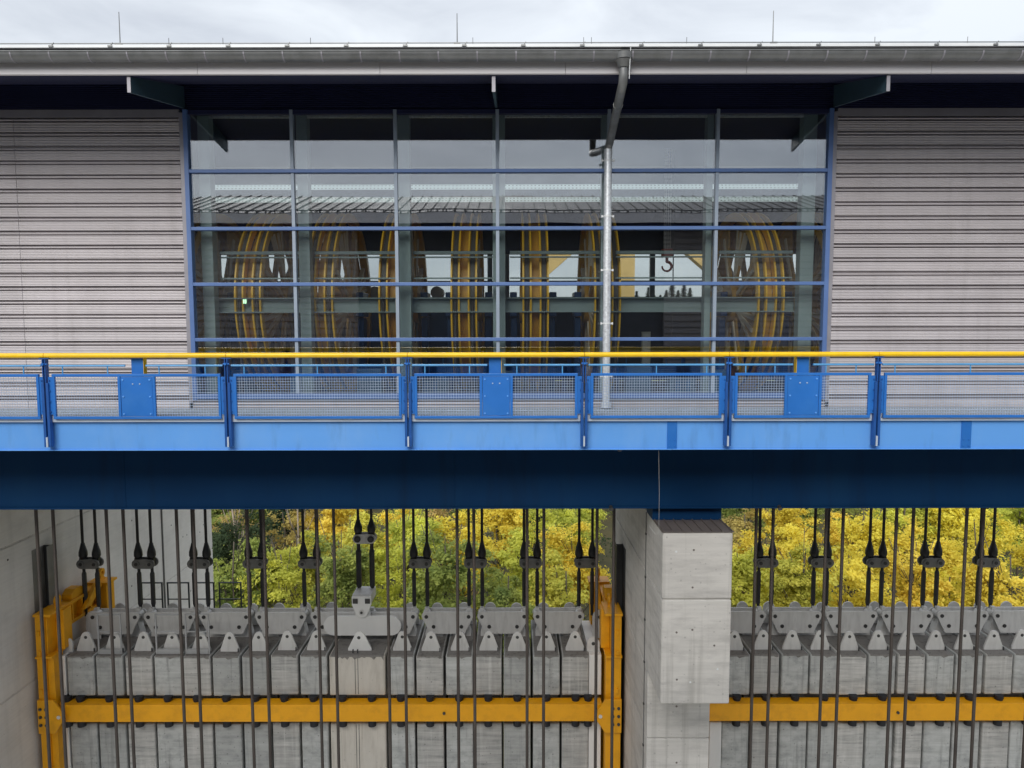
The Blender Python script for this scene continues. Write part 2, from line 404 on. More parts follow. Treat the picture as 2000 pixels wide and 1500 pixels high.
def glass_mat(name, refl, tint, wav=0.02):
    m = bpy.data.materials.new(name); m.use_nodes = True
    t = m.node_tree; t.nodes.clear(); nn = t.nodes.new; ll = t.links.new
    o = nn('ShaderNodeOutputMaterial'); g = nn('ShaderNodeBsdfGlossy'); tr = nn('ShaderNodeBsdfTransparent'); mxs = nn('ShaderNodeMixShader')
    g.inputs['Roughness'].default_value = 0.0
    g.inputs['Color'].default_value = (0.93, 0.95, 1.0, 1)
    tr.inputs['Color'].default_value = (*tint, 1)
    mxs.inputs[0].default_value = refl
    n = nn('ShaderNodeTexNoise'); n.inputs['Scale'].default_value = 0.9; n.inputs['Detail'].default_value = 1
    geo = nn('ShaderNodeNewGeometry'); oi = nn('ShaderNodeObjectInfo')
    va = nn('ShaderNodeVectorMath'); va.operation = 'MULTIPLY_ADD'; va.inputs[1].default_value = (7, 3, 5)
    ll(oi.outputs['Random'], va.inputs[0]); ll(geo.outputs['Position'], va.inputs[2]); ll(va.outputs[0], n.inputs['Vector'])
    bp = nn('ShaderNodeBump'); bp.inputs['Strength'].default_value = 0.11; bp.inputs['Distance'].default_value = wav
    ll(n.outputs[0], bp.inputs['Height']); ll(bp.outputs[0], g.inputs['Normal'])
    ll(tr.outputs[0], mxs.inputs[1]); ll(g.outputs[0], mxs.inputs[2]); ll(mxs.outputs[0], o.inputs[0])
    return m
M['glass'] = glass_mat('window_glass', 0.20, (0.96, 0.99, 0.985))
M['glass_back'] = glass_mat('far_window_glass', 0.02, (0.99, 0.995, 0.995))

def leaf_mat(name, c1, c2, hue=0.010):
    m = bpy.data.materials.new(name); m.use_nodes = True
    t = m.node_tree; t.nodes.clear(); nn = t.nodes.new; ll = t.links.new
    o = nn('ShaderNodeOutputMaterial'); d = nn('ShaderNodeBsdfDiffuse'); tr = nn('ShaderNodeBsdfTranslucent'); mxs = nn('ShaderNodeMixShader')
    mxs.inputs[0].default_value = 0.5
    geo = nn('ShaderNodeNewGeometry'); oi = nn('ShaderNodeObjectInfo')
    n = nn('ShaderNodeTexNoise'); n.inputs['Scale'].default_value = 0.42; n.inputs['Detail'].default_value = 3
    ll(geo.outputs['Position'], n.inputs['Vector'])
    n2 = nn('ShaderNodeTexNoise'); n2.inputs['Scale'].default_value = 2.2; n2.inputs['Detail'].default_value = 2
    ll(geo.outputs['Position'], n2.inputs['Vector'])
    ad = nn('ShaderNodeMath'); ad.operation = 'MULTIPLY_ADD'; ad.inputs[1].default_value = 0.5; ll(n2.outputs[0], ad.inputs[0]); ll(n.outputs[0], ad.inputs[2])
    r = nn('ShaderNodeMapRange'); r.inputs[1].default_value = 0.55; r.inputs[2].default_value = 0.95
    ll(ad.outputs[0], r.inputs[0])
    mi = nn('ShaderNodeMix'); mi.data_type = 'RGBA'
    mi.inputs[6].default_value = (*c1, 1); mi.inputs[7].default_value = (*c2, 1)
    ll(r.outputs[0], mi.inputs[0])
    hs = nn('ShaderNodeHueSaturation')
    rh = nn('ShaderNodeMapRange'); rh.inputs[3].default_value = 0.5 - hue; rh.inputs[4].default_value = 0.5 + hue
    ll(oi.outputs['Random'], rh.inputs[0]); ll(rh.outputs[0], hs.inputs['Hue']); ll(mi.outputs[2], hs.inputs['Color'])
    ll(hs.outputs[0], d.inputs[0]); ll(hs.outputs[0], tr.inputs[0])
    ll(d.outputs[0], mxs.inputs[1]); ll(tr.outputs[0], mxs.inputs[2]); ll(mxs.outputs[0], o.inputs[0])
    return m
LEAF = {
    'yellow': leaf_mat('leaf_yellow', (0.64, 0.54, 0.07), (0.95, 0.82, 0.15)),
    'yellow green': leaf_mat('leaf_yellow_green', (0.36, 0.39, 0.07), (0.84, 0.81, 0.16)),
    'green': leaf_mat('leaf_green', (0.16, 0.22, 0.07), (0.46, 0.50, 0.13)),
    'orange brown': leaf_mat('leaf_orange_brown', (0.38, 0.29, 0.11), (0.66, 0.52, 0.18)),
    'dark green': leaf_mat('leaf_dark_green', (0.04, 0.065, 0.04), (0.10, 0.14, 0.07)),
}

# ------------------------------------------------------------------ ground and far hill
def ground_z(x, y):
    z = -37.0
    if y > 70:
        t_ = min(1, (y - 70) / 210.0)
        z += 41.0 * (t_ * t_ * (3 - 2 * t_))
    z += 0.8 * math.sin(x * 0.05 + y * 0.03)
    return z
gm = MB()
xs = [-2500, -900, -400, -220] + [-140 + 14 * i for i in range(21)] + [220, 400, 900, 2500]
ys = [-2500, -600, -150, -40, 10, 35, 50] + [60 + 15 * i for i in range(17)] + [360, 600, 1200, 3000]
for y in ys:
    for x in xs: gm.v.append((x, y, ground_z(x, y)))
for j in range(len(ys) - 1):
    for i in range(len(xs) - 1):
        q = j * len(xs) + i
        gm.f.append((q, q + 1, q + len(xs) + 1, q + len(xs)))
part('ground', gm, M['litter'], None, smooth=True, kind='structure')

part('bounce_apron', MB().box(-45, 45, -25, 34, -36.9, -35.5), M['conc'], None, kind='structure')  # unseen slab, added to bounce light up under the hall

# ------------------------------------------------------------------ hall
DF, DE, DR = 13.8, 11.8, 12.2            # facade, eave edge, railing distances
ZFLOOR = -1.55
ZSOF = 4.03
hall = thing('lift_hall', 'long grey metal clad hall with a wide blue framed window under a deep eave', 'building', (0, 18, ZFLOOR))
XL0, XL1 = -14.2, X_(356, 400, DF)       # left cladding
XR0, XR1 = X_(1631, 400, DF), 14.2
PH = 0.2620                              # panel height
ZP0 = Z_(228, DF) - 21 * PH

def panel_mb(x0, x1, z0):
    y = DF
    h = PH - 0.004
    # outline (y,z): ribbed cassette with two dark grooves near its upper edge
    pr = [(y + 0.09, z0), (y, z0 + 0.004), (y, z0 + 0.171), (y + 0.055, z0 + 0.175), (y + 0.055, z0 + 0.195), (y + 0.006, z0 + 0.199),
          (y + 0.006, z0 + 0.224), (y + 0.055, z0 + 0.228), (y + 0.055, z0 + h), (y + 0.09, z0 + h)]
    return MB().prism(pr, 'x', x0, x1)
seam = -9.36
for i in range(-1, 22):
    z0 = ZP0 + (i - 0) * PH
    if z0 + PH > ZSOF + 0.02: continue
    if z0 < ZFLOOR + 0.02: z0 = z0
    part('wall_panel', panel_mb(seam + 0.004, XL1, z0), M['clad'], hall)
    part('wall_panel', panel_mb(XL0, seam - 0.004, z0), M['clad'], hall)
    part('wall_panel', panel_mb(XR0, XR1, z0), M['clad'], hall)
ztop = ZP0 + 21 * PH
for (x0, x1) in ((XL0, XL1), (XR0, XR1)):
    part('top_trim', MB().box(x0, x1, DF + 0.002, DF + 0.09, ztop + 0.003, ZSOF + 0.06), M['clad_trim'], hall)
# wall core behind the panels
for (x0, x1) in ((XL0, XL1 - 0.02), (XR0 + 0.02, XR1)):
    part('wall_core', MB().box(x0, x1, DF + 0.092, DF + 0.25, -2.0, ZSOF + 0.3), M['inner_dark'], hall)

# window wall -----------------------------------------------------------
ZW0, ZW1 = Z_(768, DF), ZSOF + 0.05
XW0, XW1 = X_(365, 400, DF), X_(1622, 400, DF)
part('window_jamb', MB().box(XW0, XW0 + 0.085, DF - 0.05, DF + 0.10, ZW0 - 0.12, ZW1), M['win_blue'], hall, bevel=0.006)
part('window_jamb', MB().box(XW1 - 0.085, XW1, DF - 0.05, DF + 0.10, ZW0 - 0.12, ZW1), M['win_blue'], hall, bevel=0.006)
for x0, x1 in ((XL1 + 0.003, XW0 - 0.003), (XW1 + 0.003, XR0 - 0.003)):
    part('flashing', MB().box(x0, x1, DF - 0.02, DF + 0.10, -1.45, ZSOF), M['clad_trim'], hall, bevel=0.004)
mull_px = [571, 773, 972, 1190, 1402]
mull_x = [X_(p, 300, DF) for p in mull_px]
tran_z = [Z_(p, DF) for p in (334, 446, 554.5, 662.5)]
xe = [XW0 + 0.085] + mull_x + [XW1 - 0.085]
for mxx in mull_x:
    part('mullion', MB().box(mxx - 0.032, mxx + 0.032, DF - 0.022, DF + 0.09, ZW0 + 0.002, ZW1), M['win_grey'], hall, bevel=0.004)
for z in tran_z:
    part('transom', MB().box(XW0 + 0.087, XW1 - 0.087, DF - 0.05, DF + 0.085, z - 0.032, z + 0.032), M['win_blue'], hall, bevel=0.005)
part('window_sill', MB().box(XW0 + 0.087, XW1 - 0.087, DF - 0.07, DF + 0.09, ZW0 - 0.10, ZW0), M['win_blue'], hall, bevel=0.006)
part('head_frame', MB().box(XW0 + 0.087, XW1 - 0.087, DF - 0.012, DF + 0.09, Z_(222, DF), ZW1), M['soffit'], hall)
zlev = [ZW0] + tran_z[::-1] + [Z_(222, DF)]
for i in range(6):
    for j in range(5):
        part('pane', MB().box(xe[i] + 0.02, xe[i+1] - 0.02, DF + 0.012, DF + 0.036, zlev[j] + 0.02, zlev[j+1] - 0.02), M['glass'], hall)
# base courses below the window, between the floor and the sill
zb = ZW0 - 0.104
for i in range(4):
    part('base_panel', MB().prism([(DF + 0.09, zb - 0.055), (DF + 0.015, zb - 0.055), (DF - 0.01, zb - 0.04), (DF - 0.01, zb - 0.012), (DF + 0.03, zb), (DF + 0.09, zb)], 'x', XW0 - 0.02, XW1 + 0.02), M['clad'], hall)
    zb -= 0.058
# eave --------------------------------------------------------------------
ZSB = 4.56                               # the soffit rises to the wall
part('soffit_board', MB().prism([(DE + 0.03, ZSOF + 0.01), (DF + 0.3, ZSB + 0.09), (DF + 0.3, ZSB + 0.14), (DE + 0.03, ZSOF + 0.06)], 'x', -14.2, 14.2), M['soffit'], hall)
sm = MB()
k = 0
while DE + 0.06 + k * 0.08 < DF - 0.06:
    yy = DE + 0.06 + k * 0.08
    zz = ZSOF + 0.01 + (yy - DE - 0.03) * (ZSB + 0.08 - ZSOF) / (DF + 0.27 - DE)
    sm.prism([(yy, zz - 0.001), (yy + 0.012, zz - 0.02), (yy + 0.04, zz - 0.013), (yy + 0.052, zz + 0.012)], 'x', -14.2, 14.2)
    k += 1
part('soffit_ribs', sm, M['soffit'], hall, kind='stuff')
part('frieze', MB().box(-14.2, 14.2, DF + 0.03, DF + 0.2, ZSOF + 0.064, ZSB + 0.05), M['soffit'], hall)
sm = MB()
for k in range(13):
    zz = ZSOF + 0.07 + k * 0.037
    sm.prism([(DF + 0.0295, zz), (DF + 0.004, zz + 0.006), (DF + 0.004, zz + 0.019), (DF + 0.0295, zz + 0.025)], 'x', -14.2, 14.2)
part('frieze_ribs', sm, M['soffit'], hall, kind='stuff')
zf0, zf1 = Z_(145, DE), Z_(118, DE)
for x0, x1 in ((-14.2, -8.27), (-8.27, -5.01), (-5.01, -2.1), (-2.1, 0.86), (0.86, 3.75), (3.75, 6.7), (6.7, 14.2)):
    part('fascia_board', MB().prism([(DE, zf0), (DE - 0.012, zf0 + 0.01), (DE - 0.012, zf1), (DE + 0.03, zf1 + 0.12), (DE + 0.03, zf0)], 'x', x0 + 0.003, x1 - 0.003), M['fascia'], hall)
GY, GZ, GR = 11.66, Z_(107, 11.66), 0.125
prof = []
for k in range(13):
    q = math.pi + math.pi * k / 12
    prof.append((GY + GR * math.cos(q), GZ + 0.02 + GR * math.sin(q)))
for k in range(12, -1, -1):
    q = math.pi + math.pi * k / 12
    prof.append((GY + (GR - 0.008) * math.cos(q), GZ + 0.02 + (GR - 0.008) * math.sin(q)))
gut = part('gutter', MB().prism(prof, 'x', -14.2, 14.2), M['zinc'], hall, smooth=True)
part('gutter_bead', MB().cyl((-14.2, GY - GR, GZ + 0.022), (14.2, GY - GR, GZ + 0.022), 0.012, 8), M['zinc'], gut, smooth=True)
gb = None
for i in range(46):
    x = -13.9 + i * 0.607
    if gb is None:
        ar = [math.pi + math.pi * k / 10 for k in range(11)]
        b_ = MB().prism([(GY + (GR + 0.006) * math.cos(q), GZ + 0.02 + (GR + 0.006) * math.sin(q)) for q in ar] + [(GY + (GR + 0.001) * math.cos(q), GZ + 0.02 + (GR + 0.001) * math.sin(q)) for q in ar[::-1]], 'x', x, x + 0.022)
        gb = part('gutter_bracket', b_, M['clad_trim'], gut); gb0 = x
    else: dup(gb, gut, (x - gb0, 0, 0))
# roof with standing seams, rising away from the eave
def roof_mb(sgn, y_e, y_r, z_e, z_r, x0=-14.2, x1=14.2):
    m_ = MB()
    m_.prism([(y_e, z_e - 0.06), (y_e, z_e), (y_r, z_r), (y_r, z_r - 0.12)], 'x', x0, x1)
    return m_
ZRE = Z_(93, DE)
part('roof', roof_mb(1, DE - 0.02, 16.9, ZRE, ZRE + 1.5), M['roof'], hall)
part('roof', roof_mb(1, 21.9, 16.9, ZRE, ZRE + 1.5), M['roof'], hall)
part('roof_edge_strip', MB().box(-14.2, 14.2, DE - 0.10, DE - 0.03, Z_(96, DE), Z_(90.5, DE)), M['white_metal'], hall)
bar_z = Z_(88, DE)
part('snow_guard_bar', MB().cyl((-14.2, DE - 0.06, bar_z + 0.012), (14.2, DE - 0.06, bar_z + 0.012), 0.009, 6), M['zinc'], hall)
cl0 = None
for i in range(30):
    x = -13.8 + i * 0.932
    if cl0 is None:
        c_ = MB().bar((x, DE - 0.10, bar_z - 0.05), (x + 0.05, DE - 0.10, bar_z + 0.012), 0.016, 0.01, up=(0,1,0)).box(x - 0.03, x + 0.04, DE - 0.115, DE - 0.10, bar_z - 0.055, bar_z - 0.03)
        cl0 = part('snow_guard_clip', c_, M['zinc'], hall); clx = x
    else: dup(cl0, hall, (x - clx, 0, 0))
for px in (610, 1155, 1340, 1705, 1885, 440, 335, 1140, 925):
    x = X_(px, 90, DE)
    part('roof_pin', MB().cyl((x, DE - 0.07, bar_z - 0.05), (x, DE - 0.07, bar_z + 0.09), 0.005, 6), M['zinc'], hall)
for px, py in ((236, 22), (894, 26), (1510, 22)):
    b0 = U(px, 92, DE + 0.3); t0 = U(px, py, DE + 0.3)
    t0.x = b0.x
    rod = part('lightning_rod', MB().cyl(b0 - Vector((0,0,0.15)), t0, 0.011, 8, r2=0.006), M['zinc'], hall)
    part('rod_foot', MB().box(b0.x - 0.05, b0.x + 0.05, DE + 0.22, DE + 0.38, b0.z - 0.02, b0.z + 0.05).box(b0.x - 0.10, b0.x + 0.10, DE + 0.28, DE + 0.31, b0.z - 0.03, b0.z), M['zinc'], rod)
# eave brackets
for px, s in ((360, 1), (970, 0), (1630, -1)):
    x = X_(px, 215, DF)
    part('eave_bracket', MB().prism([(DE + 0.06, ZSOF - 0.005), (DE + 0.06, ZSOF - 0.25), (DF - 0.003, ZSOF + 0.08), (DF - 0.003, ZSB - 0.05)], 'x', x - 0.022, x + 0.022), M['bracket'], hall)
    part('bracket_edge', MB().box(x - 0.028, x + 0.028, DE + 0.045, DE + 0.058, ZSOF - 0.252, ZSOF - 0.006), M['clad_trim'], hall)
# downpipe
xt, xb = X_(1219, 125, GY), X_(1187, 420, DF - 0.16)
pipe_top = [(xt, GY, GZ - 0.10), (xt, GY, GZ - 0.30), (xt - 0.004, GY + 0.03, GZ - 0.42), (xt - 0.02, GY + 0.10, GZ - 0.52)]
zj = Z_(292, DF - 0.16)
pipe_low = [(xb + 0.02, DF - 0.26, zj + 0.12), (xb, DF - 0.17, zj + 0.02), (xb, DF - 0.16, zj - 0.05)]
dp = part('downpipe', MB().tube(pipe_top + pipe_low, 0.072, 18), M['zinc'], hall, smooth=True)
hop = MB()
hop.cyl((xt, GY - 0.01, GZ - 0.20), (xt, GY - 0.02, GZ - 0.09), 0.082, 18, r2=0.140)
hop.cyl((xt, GY - 0.02, GZ - 0.09), (xt, GY - 0.02, GZ + 0.0), 0.140, 18, r2=0.155)
hop.cyl((xt, GY - 0.02, GZ + 0.0), (xt, GY - 0.01, GZ + 0.025), 0.155, 18, r2=0.12)
part('hopper', hop, M['zinc'], dp, smooth=True)
c_ = Vector(pipe_top[-1]).lerp(Vector(pipe_low[0]), 0.25); d_ = (Vector(pipe_low[0]) - Vector(pipe_top[-1])).normalized()
part('pipe_collar', MB().cyl(c_, c_ + d_ * 0.025, 0.082, 18), M['zinc'], dp, smooth=True)
dl = part('downpipe', MB().cyl((xb, DF - 0.16, -1.50), (xb, DF - 0.16, zj), 0.074, 20).cyl((xb, DF - 0.16, -1.53), (xb, DF - 0.16, -1.42), 0.10, 20).cyl((xb, DF - 0.16, zj - 0.12), (xb, DF - 0.16, zj + 0.0), 0.080, 20), M['galv'], hall, smooth=True)
for py in (314, 423, 507, 528, 632, 735):
    z = Z_(py, DF - 0.16)
    if py == 507:
        part('pipe_sleeve', MB().cyl((xb, DF - 0.16, z - 0.03), (xb, DF - 0.16, z + 0.03), 0.079, 20), M['galv'], dl, smooth=True)
        continue
    part('pipe_clip', MB().cyl((xb, DF - 0.16, z - 0.014), (xb, DF - 0.16, z + 0.014), 0.081, 20).box(xb - 0.115, xb + 0.115, DF - 0.17, DF - 0.15, z - 0.014, z + 0.014).box(xb - 0.118, xb - 0.095, DF - 0.18, DF - 0.14, z - 0.02, z + 0.02).box(xb + 0.095, xb + 0.118, DF - 0.18, DF - 0.14, z - 0.02, z + 0.02), M['white_metal'], dl)
part('stay_wire', MB().cyl((xt + 0.075, GY - 0.09, GZ - 0.40), (xt + 0.085, GY - 0.14, GZ + 0.06), 0.006, 6), M['white_metal'], dp)
# hall interior ------------------------------------------------------------
DB = 20.4
part('floor_slab', MB().box(-14.2, 14.2, DF + 0.255, 20.9, -1.95, ZFLOOR), M['inner_floor'], hall)
zs0, zs1 = Z_(580, DB), Z_(496, DB)
part('back_wall', MB().box(-14.2, 14.2, DB, DB + 0.2, -1.5, zs0), M['inner_dark'], hall)
part('back_wall', MB().box(-14.2, 14.2, DB, DB + 0.2, zs1, ZSOF + 0.4), M['inner_dark'], hall)
part('back_wall', MB().box(-14.2, X_(428, 540, DB), DB, DB + 0.2, zs0 + 0.002, zs1 - 0.002), M['inner_dark'], hall)
part('back_wall', MB().box(X_(1562, 540, DB), 14.2, DB, DB + 0.2, zs0 + 0.002, zs1 - 0.002), M['inner_dark'], hall)
for px in (575, 760, 957, 990, 1140, 1275, 1392):
    x = X_(px, 540, DB)
    part('back_mullion', MB().box(x - 0.07, x + 0.07, DB + 0.02, DB + 0.14, zs0, zs1), M['inner_steel'], hall)
part('back_rail', MB().box(-9.5, 9.5, DB + 0.02, DB + 0.10, Z_(553, DB) - 0.05, Z_(553, DB) + 0.07), M['inner_steel'], hall)
part('back_pane', MB().box(X_(428, 540, DB), X_(1562, 540, DB), DB + 0.06, DB + 0.07, zs0, zs1), M['glass_back'], hall)
for x in (-14.2, 14.0):
    part('end_wall', MB().box(x, x + 0.2, DF + 0.255, DB - 0.002, -1.5, ZSOF + 0.3), M['inner_dark'], hall)
part('ceiling', MB().box(-14.0, 14.0, DF + 0.30, DB, ZSOF + 0.45, ZSOF + 0.52), M['inner_dark'], hall)
# steel columns behind the mullions, rails and the long beam
for mxx, wl, wr in zip(mull_x, (0.0, 0.0, 0.10, 0.10, 0.12), (0.21, 0.22, 0.14, 0.0, 0.0)):
    part('column', MB().box(mxx - wl, mxx + wr, DF + 0.28, DF + 0.50, ZFLOOR, ZSOF + 0.1), M['inner_steel'], hall, bevel=0.006)
for x0, x1 in ((XW0 + 0.12, XW0 + 0.34), (XW1 - 0.42, XW1 - 0.16)):
    part('column', MB().box(x0, x1, DF + 0.30, DF + 0.52, ZFLOOR, ZSOF + 0.1), M['inner_steel'], hall, bevel=0.006)
db = DF + 0.55
segx = [XW0 + 0.35] + [mm for mm in mull_x] + [XW1 - 0.45]
for i in range(6):
    x0, x1 = segx[i] + (0.02 if i == 0 else 0.23), segx[i+1] - 0.02
    for py, r_ in ((493, 0.030), (502, 0.014), (543, 0.014)):
        z = Z_(py, db)
        part('inner_rail', MB().box(x0, x1, db, db + 0.05, z - r_, z + r_), M['inner_steel'], hall)
zb0, zb1 = Z_(610, db), Z_(581, db)
part('steel_beam', MB().box(XW0 + 0.3, XW1 - 0.4, db + 0.06, db + 0.09, zb0 + 0.02, zb1 - 0.02).box(XW0 + 0.3, XW1 - 0.4, db - 0.04, db + 0.2, zb0, zb0 + 0.02).box(XW0 + 0.3, XW1 - 0.4, db - 0.04, db + 0.2, zb1 - 0.02, zb1), M['inner_steel'], hall)
# pale strips under the ceiling, with rows of slots and an added faint glow
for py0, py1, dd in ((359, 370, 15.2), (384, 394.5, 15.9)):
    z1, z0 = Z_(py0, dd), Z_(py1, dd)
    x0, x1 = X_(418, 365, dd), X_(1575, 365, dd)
    tr_ = part('ceiling_strip', MB().prism([(dd, z0), (dd + 0.004, z0), (dd + 0.07, z1), (dd + 0.06, z1)], 'x', x0, x1), M['strip'], hall)
    sl = MB(); x = x0 + 0.05; 
    while x < x1:
        for f_ in (0.2, 0.75):
            zc = z0 + (z1 - z0) * f_; yc = dd + 0.06 * f_ - 0.002
            sl.add([(x, yc, zc - 0.012), (x + 0.032, yc, zc - 0.012), (x + 0.032, yc + 0.002, zc + 0.012), (x, yc + 0.002, zc + 0.012)], [(0,1,2,3)])
        x += 0.078
    part('strip_slots', sl, M['pin'], tr_, kind='stuff')
for i in range(6):
    z = Z_(226, DF + 0.3)
    part('top_tray', MB().box(xe[i] + 0.12, xe[i+1] - 0.10, DF + 0.32, DF + 0.36, z - 0.025, z + 0.02), M['galv'], hall)

# ------------------------------------------------------------------ the hall opposite (behind the camera, seen in the window reflections): mirror image about y = 6
opp = thing('opposite_hall', 'opposite hall with seamed roof, mirrored in the upper panes of the window', 'building', (0, -6, ZFLOOR))
rm = MB()
rm.prism([(-0.5, ZRE - 0.06), (-0.5, ZRE), (-5.1, ZRE + 1.42), (-5.1, ZRE + 1.3)], 'x', -32, 32)
rm.prism([(-9.9, ZRE - 0.06), (-9.9, ZRE), (-5.1, ZRE + 1.42), (-5.1, ZRE + 1.3)], 'x', -32, 32)
part('roof', rm, M['roof'], opp)
sm = MB()
for i in range(140):
    x = -31.5 + i * 0.45
    sm.prism([(-0.52, ZRE + 0.001), (-0.52, ZRE + 0.05), (-5.1, ZRE + 1.47), (-5.1, ZRE + 1.421)], 'x', x, x + 0.032)
part('roof_seams', sm, M['roof_seam'], opp, kind='stuff')
sm = MB()
for i in range(180):
    x = -31.6 + i * 0.35
    sm.box(x, x + 0.05, -0.495, -0.46, ZRE - 0.02, ZRE + 0.10)
sm.box(-32, 32, -0.46, -0.44, ZRE + 0.06, ZRE + 0.10)
part('snow_guard', sm, M['guide'], opp, kind='stuff')
part('fascia_board', MB().box(-32, 32, -0.495, -0.48, zf0, ZRE - 0.03), M['fascia'], opp)
part('soffit_board', MB().box(-32, 32, -1.8, -0.5, ZSOF, ZSOF + 0.05), M['soffit'], opp)
sm = MB()
for i in range(21):
    z0 = ZFLOOR + i * PH
    sm.prism([(-2.0, z0), (-1.8, z0), (-1.8, z0 + 0.18), (-1.85, z0 + 0.19), (-1.85, z0 + PH - 0.002), (-2.0, z0 + PH - 0.002)], 'x', -32, -6.3)
    sm.prism([(-2.0, z0), (-1.8, z0), (-1.8, z0 + 0.18), (-1.85, z0 + 0.19), (-1.85, z0 + PH - 0.002), (-2.0, z0 + PH - 0.002)], 'x', 6.2, 32)
part('wall_cladding', sm, M['clad_far'], opp)
part('walkway_slab', MB().box(-32, 32, -1.79, -0.3, ZFLOOR - 0.5, ZFLOOR), M['blue'], opp)
part('girder', MB().box(-32, 32, -1.9, -1.5, -3.5, ZFLOOR - 0.51), M['girder'], opp)
part('body', MB().box(-32, 32, -8.4, -2.05, ZFLOOR - 0.4, ZSOF + 0.3), M['inner_dark'], opp)
part('handrail', MB().cyl((-32, -0.42, -0.45), (32, -0.42, -0.45), 0.044, 10), M['yellow'], opp)

# ------------------------------------------------------------------ walkway and girder
FD = 12.28
zt, zbm = Z_(820, FD), Z_(877, FD)
walk = thing('walkway', 'narrow steel walkway with pale blue edge plates under the mesh railing', 'walkway', (0, 13, ZFLOOR))
spl = [X_(1312, 850, FD), X_(1886, 850, FD)]
edges = [-14.2, spl[0], spl[1], 14.2]
for i in range(3):
    part('edge_plate', MB().box(edges[i] + 0.002, edges[i+1] - 0.002, FD, FD + 0.02, zbm, zt), M['blue_pale'], walk)
    part('edge_flange', MB().box(edges[i] + 0.002, edges[i+1] - 0.002, FD - 0.03, FD - 0.001, zbm - 0.012, zbm), M['blue_pale'], walk)
for x in spl:
    sp_ = part('splice_plate', MB().box(x - 0.085, x + 0.085, FD - 0.014, FD - 0.001, zbm + 0.002, zt - 0.01), M['blue'], walk)
    for dx in (-0.045, 0.045):
        for z in (zbm + 0.05, zbm + 0.16):
            part('bolt', MB().cyl((x + dx, FD - 0.024, z), (x + dx, FD - 0.014, z), 0.013, 8), M['blue'], sp_)
part('floor_grating', MB().box(-14.2, 14.2, FD + 0.021, DF - 0.06, ZFLOOR - 0.04, ZFLOOR), M['floor'], walk)
for i in range(10):
    x = -13.5 + i * 3
    part('cross_beam', MB().box(x, x + 0.1, FD + 0.022, DF - 0.10, zbm + 0.05, ZFLOOR - 0.042), M['girder'], walk)
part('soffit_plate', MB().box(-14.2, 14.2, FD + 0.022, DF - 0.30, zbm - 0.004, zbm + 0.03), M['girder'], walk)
GD = 13.5
zg = Z_(993, GD)
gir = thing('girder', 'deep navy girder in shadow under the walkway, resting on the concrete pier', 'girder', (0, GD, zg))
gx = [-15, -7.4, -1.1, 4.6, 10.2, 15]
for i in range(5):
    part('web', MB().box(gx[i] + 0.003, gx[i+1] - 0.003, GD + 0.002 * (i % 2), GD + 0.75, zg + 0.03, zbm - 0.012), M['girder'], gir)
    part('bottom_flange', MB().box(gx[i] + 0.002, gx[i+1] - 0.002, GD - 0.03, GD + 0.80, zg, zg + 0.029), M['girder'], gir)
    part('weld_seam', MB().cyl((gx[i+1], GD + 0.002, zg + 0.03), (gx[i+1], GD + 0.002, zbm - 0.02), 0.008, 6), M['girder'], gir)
for px in (1192, 1520):
    x = X_(px, 990, GD)
    tag(part('drain_spout', MB().cyl((x, GD - 0.06, zg + 0.02), (x, GD - 0.021, zg + 0.04), 0.035, 12).cyl((x, GD - 0.09, zg + 0.0), (x, GD - 0.06, zg + 0.02), 0.045, 12, r2=0.035), M['pin'], None),
        'small black drain spout on the girder\'s lower edge ' + ('just left of the pier' if px < 1300 else 'right of the pier'), 'drain spout', 'drain spouts on the girder')
dc = U(1210, 880, FD + 0.3); dc.z = zbm - 0.004
cm_ = thing('dome_camera', 'small round grey dome camera under the walkway edge above the pier', 'camera', dc)
part('housing', MB().cyl(dc, dc - Vector((0,0,0.05)), 0.075, 16), M['steel'], cm_, smooth=True)
part('dome', MB().cyl(dc - Vector((0,0,0.05)), dc - Vector((0,0,0.09)), 0.065, 16, r2=0.03), M['sleeve'], cm_, smooth=True)
w0 = U(1286, 880, FD + 0.1); w1 = U(1286, 1043, 12.7)
tag(part('hanging_wire', MB().tube([w0, w0.lerp(w1, 0.5) + Vector((0.01,0,0)), w1, w1 + Vector((-0.06, 0.02, -0.01)), w1 + Vector((-0.16, 0.1, 0.12))], 0.0022, 6), M['steel'], None), 'thin grey wire hanging from the walkway edge down to the pier top', 'wire')

